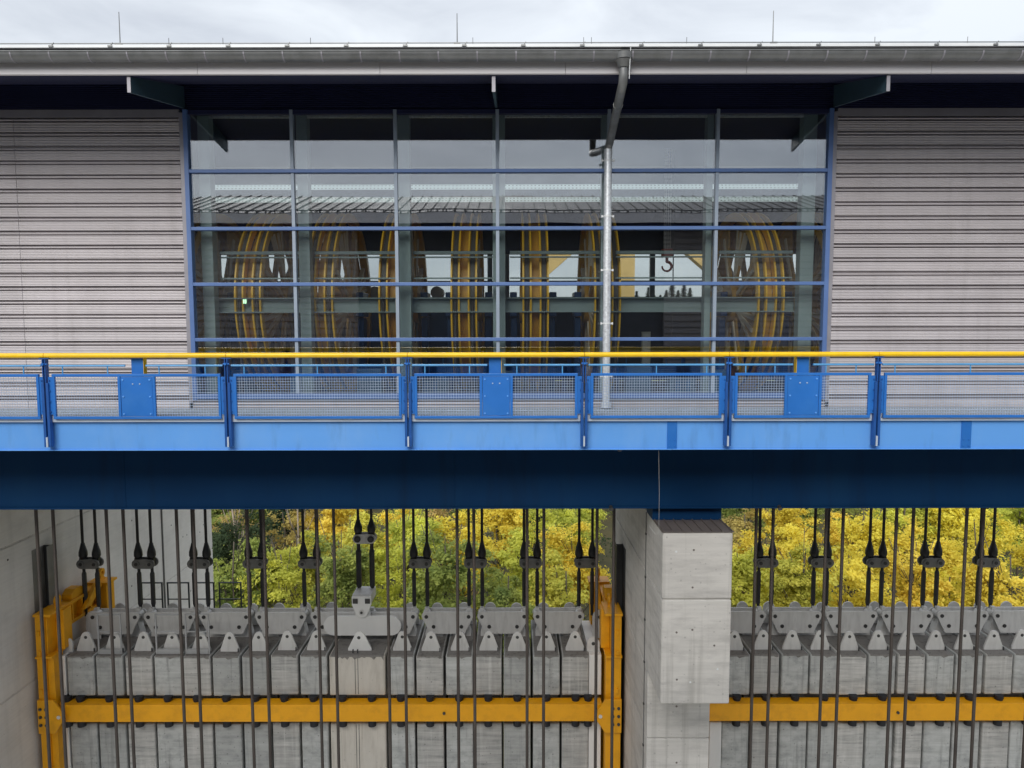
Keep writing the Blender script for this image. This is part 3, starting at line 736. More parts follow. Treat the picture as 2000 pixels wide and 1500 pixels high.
# ------------------------------------------------------------------ walkway railing
rail = thing('walkway_railing', 'blue railing of wire mesh panels with a yellow top rail along the walkway', 'railing', (0, DR, ZFLOOR))
post_px = [(-262, -268), (87, 96), (442, 448), (796, 798), (1141, 1140), (1423, 1420), (1714, 1710), (2075, 2070)]
post_x = [X_(p[0], 780, DR) for p in post_px]
post_x = [X_(0.5 * (p[0] + p[1]), 780, DR) for p in post_px]
zh = Z_(693, DR)
for i in range(len(post_x) - 1):
    part('handrail', MB().cyl((post_x[i] + 0.004, DR, zh), (post_x[i+1] - 0.004, DR, zh), 0.044, 18), M['yellow'], rail, smooth=True)
zp0 = Z_(871, DR) ; zp1 = zh - 0.046
zm1, zm0 = Z_(729, DR), Z_(817, DR)
post0 = None
for i, x in enumerate(post_x):
    m_ = MB()
    for s in (-1, 1):
        m_.box(x + s * 0.020 - 0.008, x + s * 0.020 + 0.008, DR - 0.05, DR + 0.05, zm1 - 0.15, zp1 - 0.012)
        m_.box(x + s * 0.036 - 0.022, x + s * 0.036 + 0.022, DR - 0.045, DR + 0.045, zp0, zm1 - 0.151)
    m_.box(x - 0.085, x + 0.085, DR - 0.04, DR + 0.04, zp1 - 0.011, zp1 + 0.004)
    p_ = part('post', m_, M['blue_post'], rail, bevel=0.003)
    part('foot_plate', MB().box(x - 0.0135, x + 0.0135, DR - 0.062, DR + 0.04, zp0, zp0 + 0.17), M['lip'], p_)
    part('clamp', MB().cyl((x - 0.05, DR - 0.03, zp1 - 0.10), (x + 0.05, DR - 0.03, zp1 - 0.10), 0.016, 10).cyl((x, DR - 0.085, zp1 - 0.10), (x, DR - 0.02, zp1 - 0.10), 0.02, 10), M['blue'], p_)
    for s in (-1, 1):
        xx = x + s * 0.075
        tab = part('post_tab', MB().box(xx - 0.034, xx + 0.034, DR - 0.012, DR + 0.002, zm0 + 0.08, zm1 - 0.05), M['blue'], rail)
        bm_ = None
        for k in range(4):
            zz = zm1 - 0.11 - k * (zm1 - zm0 - 0.24) / 3
            part('bolt', MB().cyl((xx - s * 0.01, DR - 0.03, zz), (xx - s * 0.01, DR - 0.012, zz), 0.014, 8), M['blue_post'], tab)
plates = {1: (235, 301), 3: (940, 998), 5: (1535, 1600)}
for i in range(len(post_x) - 1):
    x0, x1 = post_x[i] + 0.112, post_x[i+1] - 0.112
    t_ = 0.045
    fr = MB().box(x0, x1, DR - 0.025, DR + 0.02, zm1 - t_, zm1).box(x0, x1, DR - 0.025, DR + 0.02, zm0, zm0 + t_)
    fr.box(x0, x0 + t_, DR - 0.025, DR + 0.02, zm0 + t_ + 0.001, zm1 - t_ - 0.001).box(x1 - t_, x1, DR - 0.025, DR + 0.02, zm0 + t_ + 0.001, zm1 - t_ - 0.001)
    gaps = [(x0 + t_, x1 - t_)]
    if i in plates:
        a0, a1 = X_(plates[i][0], 770, DR), X_(plates[i][1], 770, DR)
        fr.box(a0 - 0.03, a0 + 0.015, DR - 0.025, DR + 0.02, zm0 + t_ + 0.001, zm1 - t_ - 0.001).box(a1 - 0.015, a1 + 0.03, DR - 0.025, DR + 0.02, zm0 + t_ + 0.001, zm1 - t_ - 0.001)
        gaps = [(x0 + t_, a0 - 0.03), (a1 + 0.03, x1 - t_)]
    pf = part('panel_frame', fr, M['blue'], rail, bevel=0.004)
    wm = MB()
    for g0, g1 in gaps:
        n = int((g1 - g0) / 0.0435)
        for k in range(1, n):
            x = g0 + (g1 - g0) * k / n
            wm.cyl((x, DR, zm0 + t_), (x, DR, zm1 - t_), 0.0037, 4, caps=False)
        nz_ = 15
        for k in range(1, nz_):
            z = zm0 + t_ + (zm1 - zm0 - 2 * t_) * k / nz_
            wm.cyl((g0, DR - 0.004, z), (g1, DR - 0.004, z), 0.0037, 4, caps=False)
    part('wire_mesh', wm, M['wire'], pf, kind='stuff')
    # pale edge strip with turned-up ends under the panel
    part('edge_strip', MB().prism([(x0 - 0.05, zm0 + 0.07), (x0 - 0.05, zm0 - 0.055), (x1 + 0.05, zm0 - 0.055), (x1 + 0.05, zm0 + 0.07), (x1 + 0.012, zm0 + 0.07), (x1 + 0.012, zm0 - 0.012), (x0 - 0.012, zm0 - 0.012), (x0 - 0.012, zm0 + 0.07)], 'y', DR + 0.022, DR + 0.05), M['lip'], rail)
    # knee rail with stubs
    zk = Z_(713, DR)
    spans = [(x0 - 0.04, x1 + 0.04)]
    if i in plates: spans = [(x0 - 0.04, a0 + 0.10), (a1 - 0.12, x1 + 0.04)]
    for s0, s1 in spans:
        kr = part('knee_rail', MB().cyl((s0, DR, zk), (s1, DR, zk), 0.018, 10), M['blue_rail'], rail, smooth=True)
        for sx in ((s0 + 0.22, s1 - 0.30) if i in plates else (s0 + 0.22, (s0 + s1) / 2, s1 - 0.30)):
            part('stub', MB().cyl((sx, DR, zm1), (sx, DR, zk - 0.015), 0.011, 8), M['blue_rail'], kr)
    if i in plates:
        cp = part('cover_plate', MB().box(a0 + 0.02, a1 - 0.02, DR - 0.018, DR + 0.0, zm0 + t_ + 0.004, zm1 - t_ - 0.004), M['blue'], rail, bevel=0.004)
        for bx in (a0 + 0.06, a1 - 0.06):
            for bz in (zm0 + 0.09, (zm0 + zm1) / 2, zm1 - 0.10):
                part('bolt', MB().cyl((bx, DR - 0.03, bz), (bx, DR - 0.018, bz), 0.015, 8), M['blue_pale'], cp)
        for bx in (-0.06, 0.06):
            xm = (a0 + a1) / 2 + bx
            part('bolt', MB().cyl((xm, DR - 0.028, zm1 - 0.17), (xm, DR - 0.018, zm1 - 0.17), 0.012, 8), M['wire'], cp)
        xm = (a0 + a1) / 2 + (-0.02 if i < 5 else 0.02)
        bx_ = thing('control_box', {1: 'blue flat box behind the railing, on the left before the grey cladding',
                                    3: 'blue flat box behind the yellow handrail in front of the central mullion',
                                    5: 'blue flat box with a yellow edge behind the railing, at the window\'s right end'}[i], 'box', (xm, DR + 0.14, zm1), 'blue boxes behind the railing')
        part('casing', MB().box(xm - 0.105, xm + 0.105, DR + 0.08, DR + 0.17, zm1 - 0.5, zh - 0.03), M['blue'], bx_, bevel=0.004)
        s = 1 if i < 5 else -1
        part('yellow_edge', MB().box(xm + s * 0.107, xm + s * 0.113, DR + 0.07, DR + 0.18, zm1 - 0.5, zh - 0.03), M['yellow'], bx_)

# ------------------------------------------------------------------ concrete pier and left wall
PX0, PX1 = 2.74, 4.02
YC, YB, YE = 12.8, 14.05, 19.1
pier = thing('concrete_pier', 'tall pale concrete pier with a projecting console carrying the girder between the bays', 'pier', (3.4, 16, -30))
lv = [-3.72, -4.98, -6.97, -8.38, -11.8, -15.2, -20, -26, -37]
part('console_course', MB().box(PX0, PX1, YC, YE, lv[1] + 0.010, lv[0]), M['conc'], pier, bevel=0.025)
part('console_course', MB().box(PX0, PX1, YC, YE, lv[2], lv[1] - 0.010), M['conc'], pier, bevel=0.025)
for i in range(2, len(lv) - 1):
    part('pier_course', MB().box(PX0, PX1 + 0.004 * 0, YB, YE, lv[i+1] + 0.010, lv[i] - 0.010), M['conc'], pier, bevel=0.02)
part('joint_core', MB().box(PX0 + 0.03, PX1 - 0.03, YB + 0.03, YE - 0.03, -36, -3.9), M['conc_wall'], pier)
part('joint_core', MB().box(PX0 + 0.03, PX1 - 0.03, YC + 0.03, YB + 0.028, -6.9, -3.9), M['conc_wall'], pier)
part('bearing', MB().box(PX0 - 0.03, PX1 + 0.02, 13.62, 14.2, lv[0] + 0.012, zg - 0.002), M['girder'], pier)
cv = part('cover_sheet', MB().box(PX0 - 0.02, PX1 + 0.02, YC - 0.015, 13.60, lv[0] + 0.002, lv[0] + 0.012), M['cover'], pier)
for k in range(8):
    x = PX0 + 0.0 + k * (PX1 - PX0 - 0.02) / 7
    part('sheet_seam', MB().box(x, x + 0.014, YC - 0.01, 13.6, lv[0] + 0.0125, lv[0] + 0.035), M['cover'], cv)
# lightning strip on the side of the pier
ls = part('earth_strip', MB().cyl((PX0 - 0.012, 14.35, -20), (PX0 - 0.012, 14.35, -3.75), 0.010, 6), M['zinc'], pier)
for k in range(12):
    z = -4.2 - k * 0.9
    part('strip_clip', MB().box(PX0 - 0.028, PX0 - 0.001, 14.325, 14.375, z - 0.02, z + 0.02), M['pin'], ls)
# tie-rod holes
for (dx, z) in ((0.25, -4.08), (0.57, -4.05), (0.28, -5.6), (0.57, -5.55), (0.98, -5.85), (0.30, -6.5), (0.55, -6.55), (1.05, -6.3), (0.56, -4.75)):
    part('tie_hole', MB().cyl((PX0 + dx, YC - 0.002, z), (PX0 + dx, YC + 0.01, z), 0.020, 10), M['white_metal'] if int(dx * 100) % 2 else M['cover'], pier)
for (dx, z) in ((0.6, -7.7), (0.62, -8.9), (0.2, -7.35)):
    part('tie_hole', MB().cyl((PX0 + dx, YB - 0.002, z), (PX0 + dx, YB + 0.01, z), 0.022, 10), M['cover'], pier)
WX = -11.62
wall = thing('concrete_wall', 'large grey concrete side wall of the left bay with slanting joint lines', 'wall', (WX, 20, -30))
lw = [-1.9, -5.0, -8.5, -12.0, -16.0, -22, -37]
for i in range(len(lw) - 1):
    part('wall_course', MB().box(WX - 1.2, WX, 13.9, 27.2, lw[i+1] + 0.022, lw[i] - 0.022), M['conc_wall'], wall, bevel=0.015)
part('joint_core', MB().box(WX - 1.17, WX - 0.012, 13.95, 27.15, -36, -2.0), M['conc'], wall)
part('earth_strip', MB().cyl((WX + 0.02, 23.3, -20), (WX + 0.02, 23.3, -3.0), 0.03, 8), M['zinc'], wall)
rr_ = random.Random(3)
for k in range(26):
    y = rr_.uniform(16, 26.5); z = rr_.uniform(-10, -4.4)
    part('tie_hole', MB().cyl((WX - 0.01, y, z), (WX + 0.002, y, z), 0.028, 8), M['pin'], wall)

def guide(x, s, lab, mk='guide'):
    g = thing('guide_rail', lab, 'guide rail', (x, 17.4, -20), 'steel guide rails on the concrete')
    part('rail_web', MB().box(x, x + s * 0.16, 17.38, 17.42, -20, -5.35), M['guide'], g)
    part('rail_head', MB().box(x + s * 0.161, x + s * 0.18, 17.25, 17.55, -20, -5.35), M[mk], g)
    part('back_plate', MB().box(x - s * 0.0, x - s * -0.012, 16.95, 17.375, -20, -5.35), M[mk], g)
guide(PX0 - 0.001, -1, 'dark steel guide rail standing against the left face of the concrete pier')
guide(WX + 0.001, 1, 'grey steel guide rail standing against the left concrete wall', 'guide_pale')

# far platform railing beside the wall
pr = thing('platform_railing', 'low dark railing of four open frames behind the balance beams by the left wall', 'railing', U(370, 1195, 21.2))
zt_, zb_ = Z_(1138, 21.2), Z_(1200, 21.2)
for p0, p1 in ((276, 316), (327, 368), (382, 417), (428, 470)):
    x0, x1 = X_(p0, 1160, 21.2), X_(p1, 1160, 21.2)
    m_ = MB()
    for x in (x0, x1): m_.box(x - 0.018, x + 0.018, 21.18, 21.22, zb_ - 0.4, zt_)
    m_.box(x0 - 0.018, x1 + 0.018, 21.175, 21.225, zt_, zt_ + 0.03).box(x0, x1, 21.18, 21.22, (zt_ + zb_) / 2 - 0.012, (zt_ + zb_) / 2 + 0.012)
    part('railing_frame', m_, M['dark_frame'], pr)
part('platform', MB().box(WX + 0.001, X_(480, 1200, 21.2), 20.9, 22.0, zb_ - 0.7, zb_ - 0.4), M['conc_wall'], pr)

# ------------------------------------------------------------------ ropes, counterweights, balance beams
P = 1.434
XLB = [P * (k + 0.33) for k in range(-8, 2)]         # rope pair positions, left bay
XRB = [P * (3.60 + j) for j in range(0, 7)]          # right bay
DN, DFAR, DBK = 14.4, 18.25, 17.05
RGAP = 0.172
ZTOPB, ZBOTB, ZLOW = -8.03, -9.05, -9.76
WH = P / 2
BW = WH - 0.055                                       # block width

# near ropes (to the trough): each a thing
def near_label(i, side, bay):
    return f'{side} rope of the {ORD[i]} thick near rope pair from the left, {bay} bay'
rope0 = None
for bay, xsb, i0 in (('left', XLB, 0), ('right', XRB, 0)):
    for i, x in enumerate(xsb):
        for s, nm in ((-1, 'left'), (1, 'right')):
            if rope0 is None:
                rope0 = part('wire_rope', MB().cyl((x + s * RGAP, DN, -30), (x + s * RGAP, DN, 0.55), 0.032, 12), M['rope'], None, smooth=True)
                rx0 = x + s * RGAP; o = rope0
            else:
                o = dup(rope0, None, (x + s * RGAP - rx0, 0, 0))
            tag(o, near_label(i, nm, bay), 'wire rope', 'near wire ropes in front of the counterweights')

# rope ends with sockets, yoke and turnbuckles: one thing per pair
ZY = Z_(1098, DFAR)
def rope_end(x, label, drop=0.0, thick=1.0, yoke='yoke', group='rope ends above the balance beams'):
    t = thing('rope_end', label, 'rope end', (x, DFAR, ZY), group)
    zy = ZY + drop
    for s in (-1, 1):
        xx = x + s * RGAP
        so = MB()
        zs = zy + 0.50 - (0.0 if drop == 0 else 0.04)
        so.cyl((xx, DFAR, zy + 0.12), (xx, DFAR, zy + 0.20), 0.075, 14, r2=0.108)
        so.cyl((xx, DFAR, zy + 0.20), (xx, DFAR, zy + 0.30), 0.108, 14, r2=0.104)
        so.cyl((xx, DFAR, zy + 0.30), (xx, DFAR, zs), 0.104, 14, r2=0.050)
        so.cyl((xx, DFAR, zs), (xx, DFAR, zs + 0.03), 0.052, 14, r2=0.046)
        for q in (-1, 1): so.prism([(xx + q * 0.055 - 0.022, zy - 0.06), (xx + q * 0.055 + 0.022, zy - 0.06), (xx + q * 0.055 + 0.022, zy + 0.14), (xx + q * 0.055 - 0.022, zy + 0.14)], 'y', DFAR - 0.06, DFAR + 0.06)
        sk = part('socket', so, M['socket'], t, smooth=True)
        part('rope', MB().cyl((xx, DFAR, zs + 0.03), (xx, DFAR, 0.55), 0.036, 10), M['rope_far'], t, smooth=True)
        zb_ = Z_(1197, DFAR) - 0.06 if drop == 0 else Z_(1163, DFAR)
        rod = part('rod', MB().cyl((xx, DFAR, zb_), (xx, DFAR, zy - 0.10), 0.038 * (1.25 if drop else 1), 10), M['socket'], t, smooth=True)
        z1, z0 = (Z_(1119, DFAR), Z_(1178, DFAR)) if drop == 0 else (Z_(1076, DFAR), Z_(1142, DFAR))
        r_ = 0.056 if drop == 0 else 0.074
        part('turnbuckle', MB().cyl((xx, DFAR, z0), (xx, DFAR, z1), r_, 6).cyl((xx, DFAR, z0 - 0.05), (xx, DFAR, z0), r_ * 0.75, 10, r2=r_).cyl((xx, DFAR, z1), (xx, DFAR, z1 + 0.04), r_, 10, r2=r_ * 0.8), M['sleeve'], rod)
        part('pin', MB().cyl((xx, DFAR - 0.155, zy), (xx, DFAR + 0.155, zy), 0.045, 12), M['pin'], t, smooth=True)
        part('pin_washer', MB().cyl((xx, DFAR - 0.142, zy), (xx, DFAR - 0.118, zy), 0.085, 16), M['yoke'] if drop == 0 else M['sleeve'], t, smooth=True)
    def oval(y0, y1):
        pr_ = []
        rr2 = 0.125
        for k in range(9):
            q = math.pi / 2 + math.pi * k / 8
            pr_.append((x - RGAP + rr2 * math.cos(q), zy + rr2 * math.sin(q)))
        for k in range(9):
            q = -math.pi / 2 + math.pi * k / 8
            pr_.append((x + RGAP + rr2 * math.cos(q), zy + rr2 * math.sin(q)))
        return MB().prism(pr_, 'y', y0, y1)
    part('yoke_plate', oval(DFAR - 0.117, DFAR - 0.085), M[yoke], t, bevel=0.004)
    part('yoke_plate', oval(DFAR + 0.085, DFAR + 0.117), M[yoke], t, bevel=0.004)
    return t
SPECIAL = 5                                            # rope pair index of the wide beige counterweight
re0 = rope_end(XLB[0], 'first pair of black rope sockets from the left, nearest the left concrete wall')
for i, x in enumerate(XLB[1:], 1):
    if i == SPECIAL: continue
    bg_ = 'pale concrete wall' if i in (1, 2) else 'autumn trees'
    clone_tree(re0, (x - XLB[0], 0, 0), f'{ORD[i]} pair of black rope sockets from the left in the left bay')
rope_end(XLB[SPECIAL], 'higher pair of black rope sockets on thick rods, above the wide rounded lifting beam', drop=Z_(1050, DFAR) - ZY, yoke='steel', group='rope ends above the balance beams')
for i, x in enumerate(XRB):
    clone_tree(re0, (x - XLB[0], 0, 0), f'{ORD[i]} pair of black rope sockets counted from the pier in the right bay' if i else 'pair of black rope sockets hidden close behind the concrete pier')

# balance beams: twin plates between neighbouring rope pairs
DP = 17.95
zpt, zpb = -7.30, -7.95
def beam_outline(x, w1, w0, zt__, zb__):
    """wide top, narrower bottom, rounded shoulders"""
    pts = []
    def arc(cx, cz, r, a0, a1, n=5):
        for k in range(n + 1):
            q = R(a0 + (a1 - a0) * k / n); pts.append((cx + r * math.cos(q), cz + r * math.sin(q)))
    arc(x - w1 + 0.11, zt__ - 0.11, 0.11, 90, 215)
    arc(x - w0 + 0.06, zb__ + 0.06, 0.06, 215, 270, 3)
    arc(x + w0 - 0.06, zb__ + 0.06, 0.06, 270, 325, 3)
    arc(x + w1 - 0.11, zt__ - 0.11, 0.11, -35, 90)
    return pts
def balance_beam(x, label):
    t = thing('balance_beam', label, 'balance beam', (x, DP, zpb), 'grey balance beams above the counterweights')
    o = beam_outline(x, 0.665, 0.47, zpt, zpb + 0.07)
    part('front_plate', MB().prism(o, 'y', DP, DP + 0.035), M['steel'], t, bevel=0.005)
    o = beam_outline(x, 0.665, 0.47, zpt - 0.04, zpb + 0.07)
    part('rear_plate', MB().prism(o, 'y', DP + 0.36, DP + 0.395), M['steel'], t, bevel=0.005)
    for dx, dz in ((-0.545, -0.125), (0.545, -0.125), (-0.358, -0.39), (0.358, -0.39)):
        part('pin', MB().cyl((x + dx, DP - 0.014, zpt + dz), (x + dx, DP + 0.41, zpt + dz), 0.048, 14), M['pin'], t, smooth=True)
    for dx in (-0.545, 0.545):
        part('rod_eye', MB().cyl((x + dx, DP + 0.10, zpt - 0.125), (x + dx, DP + 0.30, zpt - 0.125), 0.10, 14).box(x + dx - 0.05, x + dx + 0.05, DP + 0.15, DP + 0.25, zpt - 0.125, zpt + 0.05), M['steel'], t, smooth=True)
    return t
# beams lie between pair i and i+1
bb0 = None
def bb(x, label):
    global bb0
    if bb0 is None: bb0 = balance_beam(x, label); return bb0
    return clone_tree(bb0, (x - (WLOC[bb0]).x, 0, 0), label)
n = 0
for i in range(9):
    side = 'left' if i < SPECIAL else 'right'
    bb(XLB[i] + P / 2, f'{ORD[i]} grey balance beam from the left in the left bay')
for i in range(6):
    bb(XRB[i] + P / 2, f'{ORD[i]} grey balance beam counted from the pier in the right bay' if i else 'grey balance beam half hidden behind the pier, nearest beam in the right bay')

def lug_mb(x, y, z, wb, h, r, th):
    pts = [(x - wb / 2, z), (x + wb / 2, z), (x + wb / 2, z + h * 0.13)]
    for k in range(9):
        q = R(18 + 144 * k / 8)
        pts.append((x + r * math.cos(q), z + h - r + r * math.sin(q)))
    pts.append((x - wb / 2, z + h * 0.13))
    return MB().prism(pts, 'y', y, y + th)
def block_mb(x, wd, y0, y1):
    """concrete weight with a deep slot across its front in which the cross bar of the guide frame lies"""
    return MB().prism([(y0, ZTOPB), (y0, ZBOTB), (y0 + 0.55, ZBOTB), (y0 + 0.55, ZLOW), (y0, ZLOW), (y0, -17.5), (y1, -17.5), (y1, ZTOPB)], 'x', x - wd / 2, x + wd / 2)
cwa = None
def counterweight(x, label, matk, wd=BW, special=False):
    t = thing('counterweight', label, 'counterweight', (x, DBK + 1.1, -17.5), 'concrete counterweights')
    b = part('concrete_block', block_mb(x, wd, DBK, DBK + 2.2), M[matk], t, bevel=0.03)
    part('dirty_top', MB().box(x - wd / 2 + 0.035, x + wd / 2 - 0.035, DBK + 0.035, DBK + 2.16, ZTOPB + 0.001, ZTOPB + 0.008), M['cw_top'], b)
    cr = random.Random(int(x * 100))
    n_ = 10 if not special else 22
    xs_ = [x - wd / 2 + 0.03 + (wd - 0.06) * k / n_ for k in range(n_ + 1)]
    low = [(xx, ZTOPB - 0.035 - cr.random() ** 3 * (0.05 if not special else 0.10)) for xx in xs_]
    part('crust', MB().prism([(xs_[0], ZTOPB + 0.004)] + low + [(xs_[-1], ZTOPB + 0.004)], 'y', DBK - 0.004, DBK + 0.06), M['cw_top'], b)
    if special:
        lg = part('lug', lug_mb(x + 0.02, DBK + 0.25, ZTOPB + 0.004, 0.58, 0.49, 0.13, 0.05), M['steel_pale'], t, bevel=0.005)
        part('lug_hole', MB().cyl((x, DBK + 0.247, ZTOPB + 0.34), (x, DBK + 0.262, ZTOPB + 0.34), 0.042, 14), M['pin'], lg)
        for dx in (-0.12, -0.005):
            part('stop_bar', MB().box(x + dx - 0.013, x + dx + 0.013, DBK + 0.10, DBK + 0.14, ZTOPB, ZTOPB + 0.10), M['guide'], t)
        for dx in (-0.05, 0.02):
            part('groove_line', MB().box(x + dx - 0.007, x + dx + 0.007, DBK - 0.002, DBK + 0.02, ZBOTB + 0.03, ZTOPB - 0.03).box(x + dx - 0.007, x + dx + 0.007, DBK - 0.002, DBK + 0.02, -17, ZLOW - 0.03), M['guide'], t)
    else:
        lg = part('lug', lug_mb(x + 0.01, DBK + 0.25, ZTOPB + 0.004, 0.47, 0.49, 0.115, 0.05), M['steel'], t, bevel=0.005)
        part('lug_hole', MB().cyl((x + 0.01, DBK + 0.247, ZTOPB + 0.36), (x + 0.01, DBK + 0.262, ZTOPB + 0.36), 0.04, 14), M['pin'], lg)
        lg2 = part('lug', lug_mb(x, DBK + 1.10, ZTOPB + 0.004, 0.46, 0.60, 0.13, 0.24), M['steel'], t, bevel=0.005)
        lg3 = part('lug', lug_mb(x, DBK + 1.85, ZTOPB + 0.004, 0.46, 0.60, 0.15, 0.05), M['steel'], t, bevel=0.005)
        part('stop_bar', MB().box(x + 0.22, x + 0.24, DBK + 0.20, DBK + 0.23, ZTOPB, ZTOPB + 0.10), M['guide'], t)
    return t
def cw(x, label, i):
    global cwa
    mk = 'cw' if (i * 7) % 5 < 3 else 'cw2'
    if cwa is None: cwa = {}
    if mk not in cwa:
        cwa[mk] = counterweight(x, label, mk); return cwa[mk]
    return clone_tree(cwa[mk], (x - WLOC[cwa[mk]].x + rnd.uniform(-0.006, 0.006), rnd.uniform(-0.012, 0.02), rnd.uniform(-0.018, 0.012)), label)
lb = []
for i, x in enumerate(XLB):
    if i == SPECIAL: lb.append((x, True)); continue
    if i > 0: lb.append((x - WH / 2, False))
    if i < 9: lb.append((x + WH / 2, False))
spx = XLB[SPECIAL]
left_b = [x for x, sflag in lb if not sflag and x < spx]
right_b = [x for x, sflag in lb if not sflag and x > spx]
for i, x in enumerate(left_b):
    cw(x, f'{ORD[i]} grey concrete counterweight from the left, left of the wide beige one' , i)
for i, x in enumerate(right_b):
    cw(x, f'{ORD[i]} grey concrete counterweight right of the wide beige one, in the left bay', i + 11)
rb = []
for i, x in enumerate(XRB):
    if i > 0: rb.append(x - WH / 2)
    rb.append(x + WH / 2)
for i, x in enumerate(rb):
    cw(x, f'{ORD[i]} grey concrete counterweight from the pier in the right bay', i + 3)
counterweight(spx, 'wide beige concrete counterweight with one broad triangular lug in the left bay', 'cw_beige', wd=P - 0.06, special=True)

# the special lifting beam: stadium shaped plates with a hanger head
sp = thing('lifting_beam', 'wide pale lifting beam with rounded ends and a bolted hanger head, above the beige counterweight', 'lifting beam', (spx, DP - 0.2, -8))
def stadium(x, hw, z0, z1, y0, y1):
    r_ = (z1 - z0) / 2; zc = (z0 + z1) / 2; pts = []
    for k in range(11):
        q = math.pi / 2 + math.pi * k / 10; pts.append((x - hw + r_ + r_ * math.cos(q), zc + r_ * math.sin(q)))
    for k in range(11):
        q = -math.pi / 2 + math.pi * k / 10; pts.append((x + hw - r_ + r_ * math.cos(q), zc + r_ * math.sin(q)))
    return MB().prism(pts, 'y', y0, y1)
yq = DP - 0.22
zq1, zq0 = Z_(1203, yq), Z_(1241, yq)
part('front_plate', stadium(spx, 0.99, zq0, zq1, yq, yq + 0.05), M['steel_pale'], sp, bevel=0.006)
part('rear_plate', stadium(spx, 0.92, Z_(1188, DP + 0.62) - 0.42, Z_(1188, DP + 0.62), DP + 0.62, DP + 0.67), M['steel'], sp, bevel=0.006)
zh1, zh0 = Z_(1163, yq), Z_(1200, yq)
part('hanger_neck', MB().prism([(spx - 0.21, zq1 - 0.10), (spx + 0.21, zq1 - 0.10), (spx + 0.12, zh0 + 0.22), (spx - 0.12, zh0 + 0.22)], 'y', yq + 0.02, yq + 0.2), M['steel_pale'], sp)
hd = part('hanger_head', MB().prism([(spx - 0.245, zh1), (spx + 0.245, zh1), (spx + 0.245, zh1 - 0.22), (spx + 0.12, zh0 - 0.02), (spx + 0.05, zh0 - 0.06), (spx - 0.05, zh0 - 0.06), (spx - 0.12, zh0 - 0.02), (spx - 0.245, zh1 - 0.22)], 'y', yq - 0.05, yq + 0.01), M['steel_pale'], sp, bevel=0.006)
part('hanger_block', MB().box(spx - 0.24, spx + 0.24, yq + 0.015, DFAR + 0.1, zh1 - 0.2, zh1 + 0.02), M['steel'], sp)
for s in (-1, 1):
    part('nut', MB().box(spx + s * 0.155 - 0.062, spx + s * 0.155 + 0.062, yq - 0.075, yq - 0.051, zh1 - 0.18, zh1 - 0.06), M['pin'], hd)
part('hub_pin', MB().cyl((spx, yq - 0.075, zh0 + 0.08), (spx, yq - 0.051, zh0 + 0.08), 0.07, 16), M['steel'], hd, smooth=True)
part('pin_ring', MB().lathe_x(0, 0, 0, [(0,0)], 3) if False else MB().cyl((spx, yq - 0.082, zh0 + 0.08), (spx, yq - 0.076, zh0 + 0.08), 0.035, 16), M['pin'], hd)

